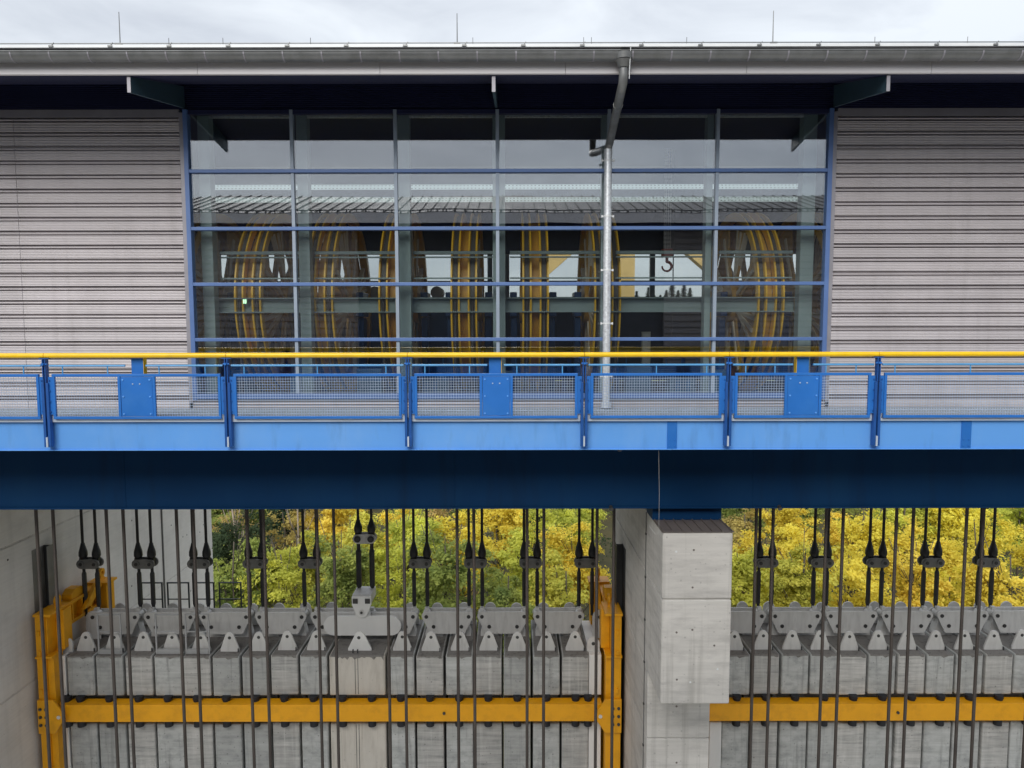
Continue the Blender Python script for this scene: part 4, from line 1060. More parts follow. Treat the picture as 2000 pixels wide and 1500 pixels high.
# ------------------------------------------------------------------ yellow guide frames
def guide_frame(xl, xr, label, left_col=True, right_col=True):
    t = thing('guide_gantry', label, 'guide gantry', ((xl + xr) / 2, 16.9, -20), 'yellow guide frames round the counterweights')
    bz1, bz0 = Z_(1376, 16.8), Z_(1409, 16.8)
    def bfull(m_): return m_
    x0, x1 = xl + 0.44, xr - 0.44
    cb = part('cross_bar', MB().box(x0, x1, 16.80, 17.12, bz0, bz1), M['ochre'], t, bevel=0.008)
    for s, x, on in ((1, xl, left_col), (-1, xr, right_col)):
        if not on: continue
        ztop_ = Z_(1203, 16.7)
        # two-flange front column, cap plate, stiffeners, eye
        m_ = MB().box(x, x + s * 0.20, 16.70, 17.10, -20, ztop_)
        c_ = part('front_column', m_, M['ochre'], t, bevel=0.008)
        part('column_flange', MB().box(x + s * 0.204, x + s * 0.36, 16.78, 17.14, -20, ztop_ - 1.05).box(x + s * 0.204, x + s * 0.235, 16.78, 17.4, ztop_ - 1.04, ztop_ - 0.02), M['ochre'], c_, bevel=0.006)
        part('cap_plate', MB().box(x - s * 0.02, x + s * 0.40, 16.66, 17.45, ztop_ + 0.001, ztop_ + 0.06), M['ochre'], c_, bevel=0.006)
        part('collar_plate', MB().box(x - s * 0.02, x + s * 0.38, 16.67, 17.2, ztop_ - 1.04, ztop_ - 0.99), M['ochre'], c_, bevel=0.004)
        part('stiffener', MB().box(x + s * 0.24, x + s * 0.44, 17.10, 17.42, ztop_ - 0.98, ztop_ - 0.001), M['ochre'], c_)
        for zz in (ztop_ - 0.35, ztop_ - 0.85, ztop_ - 1.8):
            part('grip', MB().box(x + s * 0.07, x + s * 0.12, 16.66, 16.699, zz - 0.12, zz), M['ochre'], c_)
        xe_ = x + s * 0.25
        eye = MB().lathe_x(xe_, 17.2, ztop_ + 0.22, [(-0.025, 0.055), (0.025, 0.055), (0.025, 0.125), (-0.025, 0.125)], 20)
        eye.box(xe_ - 0.024, xe_ + 0.024, 17.10, 17.30, ztop_ + 0.06, ztop_ + 0.13)
        part('lifting_eye', eye, M['ochre'], c_, smooth=True)
        # side beam running back along the wall, with shoes
        xs_ = x + s * 0.12
        sb_ = part('side_beam', MB().box(x + s * 0.02, x + s * 0.30, 17.46, 18.85, ztop_ - 0.58, ztop_ - 0.50).box(x + s * 0.02, x + s * 0.30, 17.46, 18.85, ztop_ - 0.08, ztop_), M['ochre'], t, bevel=0.005)
        part('side_web', MB().box(x + s * 0.10, x + s * 0.16, 17.46, 18.85, ztop_ - 0.499, ztop_ - 0.081), M['ochre'], sb_)
        for yk in (17.7, 18.1, 18.5):
            part('side_stiffener', MB().box(x + s * 0.161, x + s * 0.29, yk, yk + 0.05, ztop_ - 0.499, ztop_ - 0.081), M['ochre'], sb_)
        part('guide_shoe', MB().prism([(17.75, ztop_ + 0.002), (18.3, ztop_ + 0.002), (18.3, ztop_ + 0.14), (18.15, ztop_ + 0.24), (17.9, ztop_ + 0.24), (17.75, ztop_ + 0.14)], 'x', x + s * 0.0, x + s * 0.26), M['ochre'], t, bevel=0.01)
        part('shoe_arm', MB().prism([(18.0, ztop_ - 0.35), (18.3, ztop_ - 0.35), (18.86, ztop_ + 0.02), (18.6, ztop_ + 0.15)], 'x', x + s * 0.31, x + s * 0.42), M['ochre'], t, bevel=0.01)
        rc_ = part('rear_column', MB().box(x + s * 0.05, x + s * 0.50, 18.87, 19.25, -20, ztop_ + 0.0), M['ochre'], t, bevel=0.01)
        part('rear_cap', MB().box(x - s * 0.0, x + s * 0.56, 18.83, 19.30, ztop_ + 0.001, ztop_ + 0.06), M['ochre'], rc_)
        part('lifting_eye', MB().lathe_x(x + s * 0.28, 19.05, ztop_ + 0.27, [(-0.03, 0.05), (0.03, 0.05), (0.03, 0.12), (-0.03, 0.12)], 18).prism([(18.9, ztop_ + 0.06), (19.2, ztop_ + 0.06), (19.11, ztop_ + 0.18), (18.99, ztop_ + 0.18)], 'x', x + s * 0.26, x + s * 0.30), M['ochre'], rc_)
        part('roller', MB().cyl((x - s * 0.08, 17.4, ztop_ - 0.25), (x - s * 0.01, 17.4, ztop_ - 0.25), 0.13, 16), M['steel_pale'], t, smooth=True)
        # pointed bracket that carries the cross bar
        zc = (bz0 + bz1) / 2
        br = part('pivot_bracket', MB().prism([(x - s * 0.01, zc + 0.42), (x + s * 0.38, zc + 0.42), (x + s * 0.62, zc + 0.06), (x + s * 0.64, zc), (x + s * 0.62, zc - 0.06), (x + s * 0.38, zc - 0.42), (x - s * 0.01, zc - 0.42)], 'y', 16.64, 16.695), M['ochre'], t, bevel=0.006)
        part('pivot', MB().cyl((x + s * 0.50, 16.62, zc), (x + s * 0.50, 16.639, zc), 0.045, 14), M['steel'], br)
        for dz in (-0.2, 0, 0.2):
            for bx in (0.06, 0.20):
                part('bolt', MB().cyl((x + s * bx, 16.615, zc + dz), (x + s * bx, 16.639, zc + dz), 0.038, 8), M['guide'], br)
    return t, cb, bz0, bz1
gf, cbL, bz0, bz1 = guide_frame(X_(70, 1280, 16.7), PX0 - 0.12, 'yellow steel guide frame with two columns and a cross bar round the left bay counterweights')
gf2, cbR, _, _ = guide_frame(PX1 + 0.10, 15.0, 'yellow steel cross bar frame running to the right behind the pier', left_col=True, right_col=False)
def buffers(t, xs_):
    b0 = b1 = None
    for x in xs_:
        if b0 is None:
            b0 = part('buffer', MB().cyl((x, 17.0, bz1 + 0.002), (x, 17.0, bz1 + 0.05), 0.09, 14).cyl((x, 17.0, bz1 + 0.05), (x, 17.0, ZBOTB + 0.02), 0.105, 14), M['rubber'], t, smooth=True)
            b1 = part('buffer', MB().cyl((x, 17.0, ZLOW - 0.03), (x, 17.0, bz0 - 0.001), 0.10, 14), M['rubber'], t, smooth=True)
            b2 = part('buffer_foot', MB().box(x - 0.14, x + 0.14, 16.81, 17.11, bz1 + 0.0005, bz1 + 0.004), M['ochre'], t)
            xr_ = x
        else:
            for b_ in (b0, b1, b2): dup(b_, t, (x - xr_, 0, 0))
buffers(gf, left_b + [spx - 0.36, spx + 0.36] + right_b + [XLB[0] + 0.02, XLB[9] - 0.05])
buffers(gf2, rb)
for t, px in ((cbL, 866), (cbR, 1752)):
    x = X_(px, 1394, 16.8)
    part('bolt', MB().cyl((x, 16.77, (bz0 + bz1) / 2), (x, 16.799, (bz0 + bz1) / 2), 0.035, 10), M['guide'], t)
# narrow pale steel end weights beside the columns
def end_weight(x0, x1, label, lugx):
    t = thing('end_weight', label, 'end weight', ((x0 + x1) / 2, 18, -17.5), 'narrow pale end weights')
    part('steel_block', block_mb((x0 + x1) / 2, x1 - x0, DBK + 0.01, DBK + 2.1), M['steel_pale'], t, bevel=0.012)
    pts = []
    hw = 0.16
    xm = lugx
    pts = [(xm - hw, ZTOPB), (xm + hw, ZTOPB)] + [(xm + hw * math.cos(R(180 * k / 8)), ZTOPB + 0.20 + hw * math.sin(R(180 * k / 8))) for k in range(9)]
    lg = part('lug', MB().prism(pts, 'y', DBK + 0.20, DBK + 0.26), M['steel'], t, bevel=0.005)
    part('lug_hole', MB().cyl((xm, DBK + 0.197, ZTOPB + 0.20), (xm, DBK + 0.21, ZTOPB + 0.20), 0.045, 12), M['pin'], lg)
    lh = part('link', MB().prism([(xm - 0.19 + 0.25, ZTOPB + 0.004), (xm + 0.19 + 0.25, ZTOPB + 0.004)] + [(xm + 0.25 + 0.19 * math.cos(R(180 * k / 8)), zpt - 0.17 + 0.19 * math.sin(R(180 * k / 8))) for k in range(9)], 'y', DP + 0.05, DP + 0.09), M['steel'], t, bevel=0.005)
    part('pin', MB().cyl((xm + 0.25, DP + 0.03, zpt - 0.16), (xm + 0.25, DP + 0.4, zpt - 0.16), 0.05, 12), M['pin'], lh)
end_weight(XLB[0] - 0.32, XLB[0] - 0.02, 'narrow pale steel weight beside the left yellow column', XLB[0] - 0.10)
end_weight(XLB[9] - 0.02, XLB[9] + 0.28, 'narrow pale steel weight beside the right yellow column, left of the pier', XLB[9] + 0.10)
end_weight(XRB[0] - 0.28, XRB[0] + 0.02, 'narrow pale steel weight just right of the pier', XRB[0] - 0.10)
# light rectangular frames on the first weights
for k, (p0, p1) in enumerate(((191, 235), (304, 352), (362, 407))):
    y_ = DBK + 0.10
    x0, x1 = X_(p0, 1240, y_), X_(p1, 1240, y_)
    z0_, z1_ = ZTOPB + 0.01, Z_(1198, y_)
    fr = thing('access_barrier', ['light grey rectangular frame standing on the second counterweight from the left', 'light grey rectangular frame standing on the fourth counterweight from the left',
                                'light grey rectangular frame standing on the fifth counterweight from the left'][k], 'barrier', ((x0 + x1) / 2, y_, z0_), 'grey frames standing on the counterweights')
    for x in (x0, x1): part('upright', MB().box(x - 0.016, x + 0.016, y_ - 0.016, y_ + 0.016, z0_, z1_), M['frame_grey'], fr)
    part('crosspiece', MB().box(x0 + 0.023, x1 - 0.023, y_ - 0.018, y_ + 0.018, z1_ - 0.03, z1_), M['frame_grey'], fr)
    part('crosspiece', MB().box(x0 + 0.023, x1 - 0.023, y_ - 0.012, y_ + 0.012, z1_ - 0.46, z1_ - 0.44), M['frame_grey'], fr)
    part('foot_bar', MB().box(x0 + 0.023, x1 - 0.023, y_ - 0.02, y_ + 0.05, z0_, z0_ + 0.11), M['frame_grey'], fr)

# ------------------------------------------------------------------ rope sheaves inside the hall
DC, ZC, RW = 16.33, 0.55, 1.96
def sheave(x, label):
    t = thing('rope_sheave', label, 'rope wheel', (x, DC, ZC), 'yellow rope wheels inside the hall')
    rim = None
    for s in (-1, 1):
        cx = x + s * RGAP
        pr_ = [(-0.092, RW - 0.14), (-0.092, RW + 0.03), (-0.060, RW + 0.03), (-0.048, RW - 0.05), (0.048, RW - 0.05), (0.060, RW + 0.03), (0.092, RW + 0.03), (0.092, RW - 0.14)]
        rm_ = part('rim', MB().lathe_x(cx, DC, ZC, pr_, 72), M['rim'], t, smooth=True)
        part('groove', MB().lathe_x(cx, DC, ZC, [(-0.044, RW - 0.052), (-0.044, RW - 0.03), (0.044, RW - 0.03), (0.044, RW - 0.052)], 72), M['groove'], rm_, smooth=True)
        for k in range(8):
            q = 2 * math.pi * (k + 0.5) / 8
            rad = Vector((0, math.cos(q), math.sin(q))); tan = Vector((0, -math.sin(q), math.cos(q)))
            vs_ = []
            for dx in (-0.022, 0.022):
                for rr2, wd in ((0.42, 0.15), (1.05, 0.12), (RW - 0.13, 0.36)):
                    for u in (-1, 1):
                        p = Vector((cx + dx, DC, ZC)) + rad * rr2 + tan * wd * u
                        vs_.append(p)
            fs_ = []
            for lay in range(2):
                for j in range(2):
                    fs_.append((lay*6 + j*2, lay*6 + j*2 + 1, lay*6 + j*2 + 3, lay*6 + j*2 + 2))
            for j in range(2):
                for u in range(2):
                    fs_.append((j*2 + u, (j+1)*2 + u, 6 + (j+1)*2 + u, 6 + j*2 + u))
            fs_.append((0, 1, 7, 6)); fs_.append((4, 5, 11, 10))
            spk = part('spoke', MB().add(vs_, fs_), M['sheave'], t)
            c0 = Vector((cx, DC, ZC))
            part('rib', MB().bar(c0 + rad * 0.46, c0 + rad * 1.62, 0.085, 0.10, up=tan), M['rib'], spk)
            if k % 2 == 0:
                part('rib', MB().bar(c0 + rad * 0.62 + tan * 0.02, c0 + rad * 1.66 + tan * 0.27, 0.07, 0.09, up=tan), M['rib'], spk)
                part('rib', MB().bar(c0 + rad * 0.62 - tan * 0.02, c0 + rad * 1.66 - tan * 0.27, 0.07, 0.09, up=tan), M['rib'], spk)
    part('hub', MB().cyl((x - 0.30, DC, ZC), (x + 0.30, DC, ZC), 0.44, 28), M['sheave'], t, smooth=True)
    part('drum', MB().lathe_x(x, DC, ZC, [(-0.085, RW - 0.22), (-0.085, RW - 0.19), (0.085, RW - 0.19), (0.085, RW - 0.22)], 48), M['sheave'], t, smooth=True)
    for s in (-1, 1):
        part('bearing', MB().box(x + s * 0.36, x + s * 0.52, DC - 0.3, DC + 0.3, ZC - 0.30, ZC + 0.24).box(x + s * 0.36, x + s * 0.50, DC - 0.16, DC + 0.16, ZFLOOR, ZC - 0.31), M['bearing'], t, bevel=0.02)
    return t
wx = XLB[2:] + XRB[:3]
s0 = sheave(wx[2], 'third yellow rope wheel from the left behind the window')
wl = {0: 'yellow rope wheel beyond the left end of the window, hidden by the cladding', 1: 'yellow rope wheel at the window\'s left edge, mostly behind the first column'}
names = {3: 'yellow rope wheel in the second window bay from the left, seen at an angle', 4: 'yellow rope wheel in the third window bay from the left, just right of its mullion',
         5: 'yellow rope wheel seen edge on, just left of the central mullion', 6: 'yellow rope wheel seen edge on, just right of the central mullion', 7: 'yellow rope wheel behind the galvanised downpipe',
         8: 'yellow rope wheel in the rightmost window bay, seen at an angle', 9: 'yellow rope wheel at the window\'s right edge behind the last column', 10: 'yellow rope wheel hidden behind the right cladding'}
s0['label'] = 'yellow rope wheel in the leftmost window bay, seen at an angle'
for i, x in enumerate(wx):
    if i == 2: continue
    clone_tree(s0, (x - wx[2], 0, 0), wl.get(i) or names.get(i))
for i, xx in enumerate((-6.0, -4.55, -3.1, -1.66, -0.25, 2.75, 3.7, 4.45)):
    cb_ = thing('control_cabinet', f'{ORD[i]} blue grey cabinet from the left on the hall floor between the rope wheels', 'cabinet', (xx, 15.6, ZFLOOR), 'cabinets inside the hall')
    hgt = (0.62, 0.5, 0.66, 0.55, 0.6, 0.7, 0.45, 0.62)[i]
    part('casing', MB().box(xx - 0.27, xx + 0.27, 15.5, 15.9, ZFLOOR, ZFLOOR + hgt), M['cabinet'], cb_, bevel=0.01)
    part('door', MB().box(xx - 0.25, xx - 0.005, 15.48, 15.499, ZFLOOR + 0.06, ZFLOOR + hgt - 0.03), M['cabinet'], cb_)
    part('door', MB().box(xx + 0.005, xx + 0.25, 15.48, 15.499, ZFLOOR + 0.06, ZFLOOR + hgt - 0.03), M['cabinet'], cb_)
# crane hook on chains
hk = U(1303, 495, 17.0)
hook = thing('crane_hook', 'dark red crane hook hanging on chains inside the window\'s fifth bay', 'hook', hk)
ch = MB()
for dx in (-0.07, -0.03, 0.02, 0.07):
    z = hk.z + 0.08
    k = 0
    while z < 4.1:
        ch.box(hk.x + dx - (0.016 if k % 2 else 0.006), hk.x + dx + (0.016 if k % 2 else 0.006), hk.y - 0.012, hk.y + 0.012, z, z + 0.055); z += 0.05; k += 1
part('chains', ch, M['chain'], hook, kind='stuff')
part('block', MB().box(hk.x - 0.13, hk.x + 0.13, hk.y - 0.08, hk.y + 0.08, hk.z - 0.10, hk.z + 0.10), M['hook'], hook, bevel=0.03)
pts = [(hk.x, hk.y, hk.z - 0.10), (hk.x, hk.y, hk.z - 0.20)] + [(hk.x + 0.11 * math.sin(R(a_)) - 0.0, hk.y, hk.z - 0.31 + 0.11 * math.cos(R(a_))) for a_ in range(0, 280, 25)]
part('hook', MB().tube(pts, [0.035] * 2 + [0.036 - 0.0016 * k for k in range(len(pts) - 2)], 10), M['hook'], hook, smooth=True)
tag(part('hand_chain', MB().cyl((hk.x + 0.15, hk.y, ZFLOOR), (hk.x + 0.15, hk.y, 4.1), 0.014, 6), M['pin'], None), 'dark hand chain hanging to the floor just right of the crane hook', 'chain')
# yellow portal outside, beyond the hall
yp = 28.6
port = thing('yellow_portal', 'big yellow steel portal with diagonal gussets seen through the far windows', 'portal frame', (U(1222, 540, yp).x, yp, -1.5))
x0, x1 = X_(1203, 540, yp), X_(1240, 540, yp)
part('portal_platform', MB().box(X_(1062, 500, 28.6) - 1.0, X_(1400, 500, 28.6) + 0.6, 28.3, 29.6, -1.9, -1.51), M['girder'], port)
part('portal_column', MB().box(x0, x1, yp, yp + 0.6, -1.5, 3.4), M['tan'], port)
xa, xb2 = X_(1062, 500, yp), X_(1118, 500, yp)
za, zc_ = Z_(485, yp), Z_(545, yp)
part('gusset', MB().prism([(xa, za), (xb2 + 0.25, za), (xa, zc_)], 'y', yp, yp + 0.5), M['tan'], port)
part('gusset', MB().prism([(X_(1330, 500, yp), za), (X_(1400, 500, yp), za), (X_(1400, 500, yp), zc_)], 'y', yp, yp + 0.5), M['tan'], port)
part('portal_beam', MB().box(xa - 0.5, X_(1400, 500, yp) + 0.5, yp, yp + 0.6, za + 0.002, za + 1.0), M['tan'], port)
part('portal_column', MB().box(xa - 0.9, xa - 0.002, yp, yp + 0.6, -1.5, za), M['tan'], port)
M['lamp_green'] = mat('lamp_green', (0.2, 0.7, 0.3), 0.4)
M['lamp_green'].node_tree.nodes['Principled BSDF'].inputs['Emission Color'].default_value = (0.55, 1.0, 0.55, 1)
M['lamp_green'].node_tree.nodes['Principled BSDF'].inputs['Emission Strength'].default_value = 1.2
gl = U(479, 588, db - 0.05)
lp = thing('emergency_lamp', 'small lit green emergency lamp on the long beam in the leftmost window bay', 'lamp', gl)
part('lamp_body', MB().box(gl.x - 0.04, gl.x + 0.04, gl.y - 0.02, gl.y + 0.04, gl.z - 0.05, gl.z + 0.05), M['inner_steel'], lp)
part('lamp_panel', MB().box(gl.x - 0.034, gl.x - 0.006, gl.y - 0.026, gl.y - 0.021, gl.z - 0.04, gl.z + 0.04).box(gl.x + 0.004, gl.x + 0.03, gl.y - 0.026, gl.y - 0.021, gl.z - 0.04, gl.z + 0.04), M['lamp_green'], lp)
# machine cabinets inside
for k, (px, lab) in enumerate(((735, 'small cream motor behind the second mullion inside the hall'), (855, 'small cream motor between two wheels in the third window bay'), (1262, 'cream switch panel low inside the fifth window bay'))):
    p = U(px, 572 if k < 2 else 690, 18.6)
    mo = thing('motor' if k < 2 else 'switch_panel', lab, 'motor' if k < 2 else 'panel', p)
    if k < 2:
        part('casing', MB().cyl((p.x, p.y - 0.25, p.z), (p.x, p.y + 0.25, p.z), 0.16, 16), M['cream'], mo, smooth=True)
        part('foot', MB().box(p.x - 0.14, p.x + 0.14, p.y - 0.2, p.y + 0.2, p.z - 0.22, p.z - 0.13), M['bearing'], mo)
        part('stand', MB().box(p.x - 0.3, p.x + 0.3, p.y - 0.3, p.y + 0.3, ZFLOOR, p.z - 0.221), M['bearing'], mo)
    else:
        part('casing', MB().box(p.x - 0.11, p.x + 0.11, p.y, p.y + 0.15, ZFLOOR, p.z + 0.55), M['cream'], mo)
        part('door', MB().box(p.x - 0.09, p.x + 0.09, p.y - 0.012, p.y - 0.001, ZFLOOR + 0.6, p.z + 0.5), M['steel_pale'], mo)

# ------------------------------------------------------------------ autumn wood beyond
def crown_mesh(name, seed, rx, rz, nclump, nleaf, leaf):
    r = random.Random(seed)
    vs, fs = [], []
    cl = []
    # several lobes give an uneven outline
    lobes = [(Vector((0, 0, 0)), 0.72)]
    for k in range(7):
        q = r.uniform(0, 6.28); h = r.uniform(-0.55, 0.75)
        lobes.append((Vector((math.cos(q) * 0.5, math.sin(q) * 0.5, h * 0.75)), r.uniform(0.36, 0.52)))
    for k in range(nclump):
        lc, lr = lobes[r.randrange(len(lobes))]
        d = Vector((r.gauss(0, 1), r.gauss(0, 1), r.gauss(0.25, 1))).normalized()
        rad = lr * (0.55 + 0.5 * r.random() ** 0.5)
        p = lc + d * rad
        if p.length > 1.12: p = p * (1.12 / p.length)
        cl.append((Vector((p.x * rx, p.y * rx, p.z * rz)), d))
    for c, d in cl:
        cs = r.uniform(0.22, 0.46) * rx / 3.4
        nl = int(nleaf * r.uniform(0.6, 1.3))
        for i in range(nl):
            o = Vector((r.gauss(0, cs), r.gauss(0, cs), r.gauss(0, cs * 0.55)))
            p = c + o
            nrm = (d * 0.7 + Vector((r.gauss(0, .6), r.gauss(0, .6), r.gauss(0.5, .6)))).normalized()
            t_ = nrm.cross(Vector((r.gauss(0,1), r.gauss(0,1), r.gauss(0,1)))).normalized()
            b_ = nrm.cross(t_)
            s = leaf * r.uniform(0.6, 1.35)
            o_ = len(vs)
            vs += [p - t_ * s, p + b_ * s * 0.55, p + t_ * s, p - b_ * s * 0.55]
            fs.append((o_, o_+1, o_+2, o_+3))
    me = bpy.data.meshes.new(name)
    me.from_pydata([tuple(v) for v in vs], [], fs)
    me.materials.append(LEAF['yellow'])
    return me, [c for c, d in cl]
def trunk_mesh(name, seed, clumps, base, rad=0.22):
    """tapered trunk from -base up into the crown with limbs reaching to some leaf clumps"""
    r = random.Random(seed)
    m = MB()
    top = max(c.z for c in clumps) * 0.7
    pts = []; rs = []
    n = 9
    for i in range(n):
        t = i / (n - 1)
        pts.append((r.uniform(-0.2, 0.2) * t, r.uniform(-0.2, 0.2) * t, -base + (top + base) * t)); rs.append(rad * (1 - 0.85 * t) + 0.02)
    m.tube(pts, rs, 7)
    for k in range(24):
        c = clumps[r.randrange(len(clumps))]
        z0 = max(-base * 0.4, min(top, c.z - r.uniform(1.0, 2.6)))
        i = min(n - 2, max(0, int((z0 + base) / (top + base) * (n - 1))))
        p0 = Vector(pts[i])
        mid = p0.lerp(c, 0.55) + Vector((0, 0, -0.35))
        m.tube([p0, mid, c], [rs[i] * 0.5, rs[i] * 0.34, 0.03], 5)
    me = bpy.data.meshes.new(name)
    me.from_pydata(m.v, [], m.f)
    me.materials.append(M['bark'])
    for p in me.polygons: p.use_smooth = True
    return me
KIND = []
for k in range(6):
    rx = (3.5, 3.2, 3.9, 3.4, 3.0, 3.7)[k]; rz = (5.2, 4.8, 4.9, 5.8, 5.6, 5.0)[k]
    cme, cl = crown_mesh('crown', 20 + k, rx, rz, 88, 112, 0.155)
    KIND.append((cme, trunk_mesh('trunk', 60 + k, cl, 13.0), rx, rz))
thin = []
for k in range(2):
    cme, cl = crown_mesh('crown', 40 + k, 2.6, 6.0, 55, 60, 0.10)
    thin.append((cme, trunk_mesh('trunk', 80 + k, cl, 14.0, 0.18), 2.6, 6.0))

def tree(name, x, y, zc, sc_, kd, colour, label, cat='tree', group='autumn trees beyond the counterweights', pale=False):
    cme, tme, rx, rz = kd
    gz = ground_z(x, y)
    t = bpy.data.objects.new(name, None); t.empty_display_size = 1
    link(t, None, (x, y, gz)); tag(t, label, cat, group)
    c = bpy.data.objects.new('crown', cme); link(c, t, (x, y, zc))
    c.scale = (sc_, sc_, sc_); c.rotation_euler = (0, 0, rnd.uniform(0, 6.28))
    if colour != 'yellow':
        c.material_slots[0].link = 'OBJECT'; c.material_slots[0].material = LEAF[colour]
    tk = bpy.data.objects.new('trunk', tme); link(tk, t, (x, y, zc)); tk.scale = (sc_, sc_, max(sc_, (zc - gz + 0.3) / 13.0)); tk.rotation_euler = c.rotation_euler
    if pale:
        tk.material_slots[0].link = 'OBJECT'; tk.material_slots[0].material = M['pale_bark']
    return t
# one tree per gap between rope ends and per row
gapsL = [('left', i) for i in range(2, 9)]
gapsR = [('right', i) for i in range(0, 6)]
rows = [(54, 'front', 1115), (64, 'second', 1050), (78, 'third', 1005), (95, 'rear', 975)]
pal = {
 ('left', 2): ['green', 'dark green', 'green', 'dark green'], ('left', 3): ['yellow green', 'yellow green', 'orange brown', 'dark green'],
 ('left', 4): ['green', 'yellow green', 'yellow', 'orange brown'], ('left', 5): ['yellow green', 'yellow green', 'yellow', 'yellow green'],
 ('left', 6): ['green', 'yellow', 'orange brown', 'green'], ('left', 7): ['green', 'yellow green', 'yellow', 'dark green'],
 ('left', 8): ['yellow green', 'yellow', 'yellow green', 'yellow green'],
 ('right', 0): ['yellow green', 'yellow', 'orange brown', 'green'], ('right', 1): ['yellow green', 'yellow', 'yellow', 'green'],
 ('right', 2): ['yellow', 'yellow', 'yellow', 'green'], ('right', 3): ['yellow', 'yellow', 'yellow green', 'dark green'],
 ('right', 4): ['yellow', 'yellow', 'yellow', 'green'], ('right', 5): ['yellow', 'yellow', 'yellow green', 'yellow'],
}
for gi, (bay, i) in enumerate(gapsL + gapsR):
    xsb = XLB if bay == 'left' else XRB
    pxm = 1000 + (xsb[i] + P / 2) / DFAR * 1376
    for ri, (d, rown, pyt) in enumerate(rows):
        kd = KIND[(gi * 5 + ri * 2) % 6]
        s = rnd.uniform(0.88, 1.12) * (0.92 + 0.08 * ri)
        y = d + rnd.uniform(-2.5, 2.5)
        x = (pxm - 1000) / 1376 * y + rnd.uniform(-0.9, 0.9) + (ri % 2) * 1.6
        zc = Z_(pyt + rnd.uniform(-22, 26), y) - kd[3] * s * 0.55
        zc = max(zc, ground_z(x, y) + kd[3] * s * 0.7)
        colr = pal[(bay, i)][ri]
        a_ = 'rope ends ' + ORD[i] + ' and ' + ORD[i + 1]
        place = f'between {a_} of the {bay} bay'
        tree('broadleaf_tree', x, y, zc, s, kd, colr, f'{colr} tree, {rown} row, {place}')
# two slender trunks by the wall end
for k, (px, d, lab) in enumerate(((455, 72, 'slender pale stemmed tree with thin brown leaves near the end of the left wall'), (580, 74, 'slender pale stemmed tree with thin brown leaves left of the fifth rope end'))):
    y = d; x = (px - 1000) / 1376 * y
    tree('birch_tree', x, y, Z_(960, y), 1.0, thin[k], 'orange brown', lab, 'tree', 'slender birch trees', pale=True)

# the rest of the wood: one mass to the sides and further up the slope
def mass(name, spots, mats, leaf, dens, seed, rxz=(3.6, 5.2)):
    r = random.Random(seed)
    vs, fs, mi = [], [], []
    for (x, y, zc, s) in spots:
        m_ = r.randrange(len(mats))
        for k in range(dens):
            d = Vector((r.gauss(0, 1), r.gauss(0, 1), r.gauss(0.3, 1))).normalized() * (0.55 + 0.5 * r.random())
            p = Vector((x + d.x * rxz[0] * s, y + d.y * rxz[0] * s, zc + d.z * rxz[1] * s))
            nrm = Vector((r.gauss(0, 1), r.gauss(0, 1), r.gauss(0.4, 1))).normalized()
            t_ = nrm.cross(Vector((r.gauss(0,1), r.gauss(0,1), r.gauss(0,1)))).normalized(); b_ = nrm.cross(t_)
            q = leaf * r.uniform(0.6, 1.3); o_ = len(vs)
            vs += [tuple(p - t_ * q), tuple(p + b_ * q * 0.6), tuple(p + t_ * q), tuple(p - b_ * q * 0.6)]
            fs.append((o_, o_+1, o_+2, o_+3)); mi.append(m_)
    me = bpy.data.meshes.new(name); me.from_pydata(vs, [], fs)
    for m_ in mats: me.materials.append(m_)
    me.polygons.foreach_set('material_index', mi)
    o = bpy.data.objects.new(name, me); link(o, None, (0, 0, 0))
    return o
spots = []
for y in range(50, 190, 9):
    for x in range(-90, 100, 7):
        ang = x / y
        inside = (-0.46 < ang < 0.78)
        if inside and y < 105: continue
        spots.append((x + rnd.uniform(-2, 2), y + rnd.uniform(-3, 3), ground_z(x, y) + rnd.uniform(7.5, 10), rnd.uniform(0.9, 1.2)))
o = mass('woodland', spots, [LEAF['yellow green'], LEAF['green'], LEAF['dark green'], LEAF['orange brown']], 0.30, 700, 5)
tag(o, 'dense autumn woodland covering the valley side behind the nearer trees', 'woodland', kind='stuff')
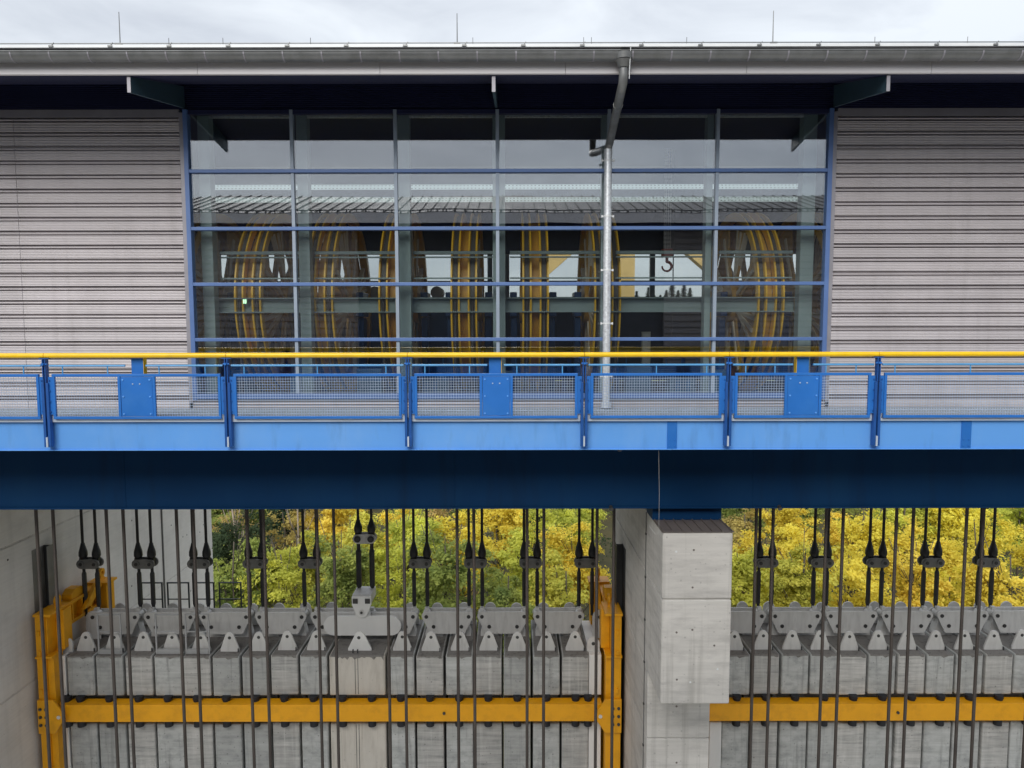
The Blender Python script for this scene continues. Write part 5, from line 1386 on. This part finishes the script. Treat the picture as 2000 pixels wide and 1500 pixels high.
# low bushes under the trees
spots = []
for y in range(44, 110, 6):
    for x in range(-60, 80, 5):
        spots.append((x + rnd.uniform(-2, 2), y + rnd.uniform(-2, 2), ground_z(x, y) + 1.6, rnd.uniform(0.6, 0.9)))
o = mass('undergrowth', spots, [LEAF['green'], LEAF['dark green']], 0.2, 160, 6, (3.2, 2.6))
tag(o, 'green and yellow undergrowth on the ground between the autumn trees', 'undergrowth', kind='stuff')
# pines on the far ridge seen through the hall
def pine_mesh(seed):
    r = random.Random(seed); vs, fs = [], []
    for k in range(900):
        h = r.random(); q = r.uniform(0, 6.28); rad = (1 - h) * 2.6 * (0.55 + 0.45 * math.sin(h * 40) ** 2) * r.uniform(0.3, 1)
        p = Vector((math.cos(q) * rad, math.sin(q) * rad, 2 + h * 13)); s = r.uniform(0.25, 0.5)
        t_ = Vector((math.cos(q), math.sin(q), -0.4)).normalized(); b_ = Vector((-math.sin(q), math.cos(q), 0.2)).normalized()
        o_ = len(vs); vs += [p - t_ * s, p + b_ * s * 0.5, p + t_ * s, p - b_ * s * 0.5]; fs.append((o_, o_+1, o_+2, o_+3))
    me = bpy.data.meshes.new('crown'); me.from_pydata([tuple(v) for v in vs], [], fs); me.materials.append(LEAF['dark green']); return me
pm = [pine_mesh(1), pine_mesh(2)]
ptk = bpy.data.meshes.new('trunk'); _m = MB().cyl((0,0,0), (0,0,13), 0.25, 7, r2=0.05); ptk.from_pydata(_m.v, [], _m.f); ptk.materials.append(M['bark'])
for k in range(22):
    px = 1150 + k * 11.5; y = 262 + rnd.uniform(-6, 6); x = (px - 1000) / 1400 * y
    hgt = rnd.uniform(0.5, 0.95) * (0.55 if k > 17 else 1)
    gz = ground_z(x, y)
    t = bpy.data.objects.new('pine_tree', None); link(t, None, (x, y, gz))
    tag(t, f'{ORD[k] if k < 21 else "last"} distant dark pine from the left on the ridge behind the crane hook', 'tree', 'pines on the far ridge')
    c = bpy.data.objects.new('crown', pm[k % 2]); link(c, t, (x, y, gz)); c.scale = (hgt * 2.3, hgt * 2.3, hgt)
    tk = bpy.data.objects.new('trunk', ptk); link(tk, t, (x, y, gz)); tk.scale = (hgt, hgt, hgt)
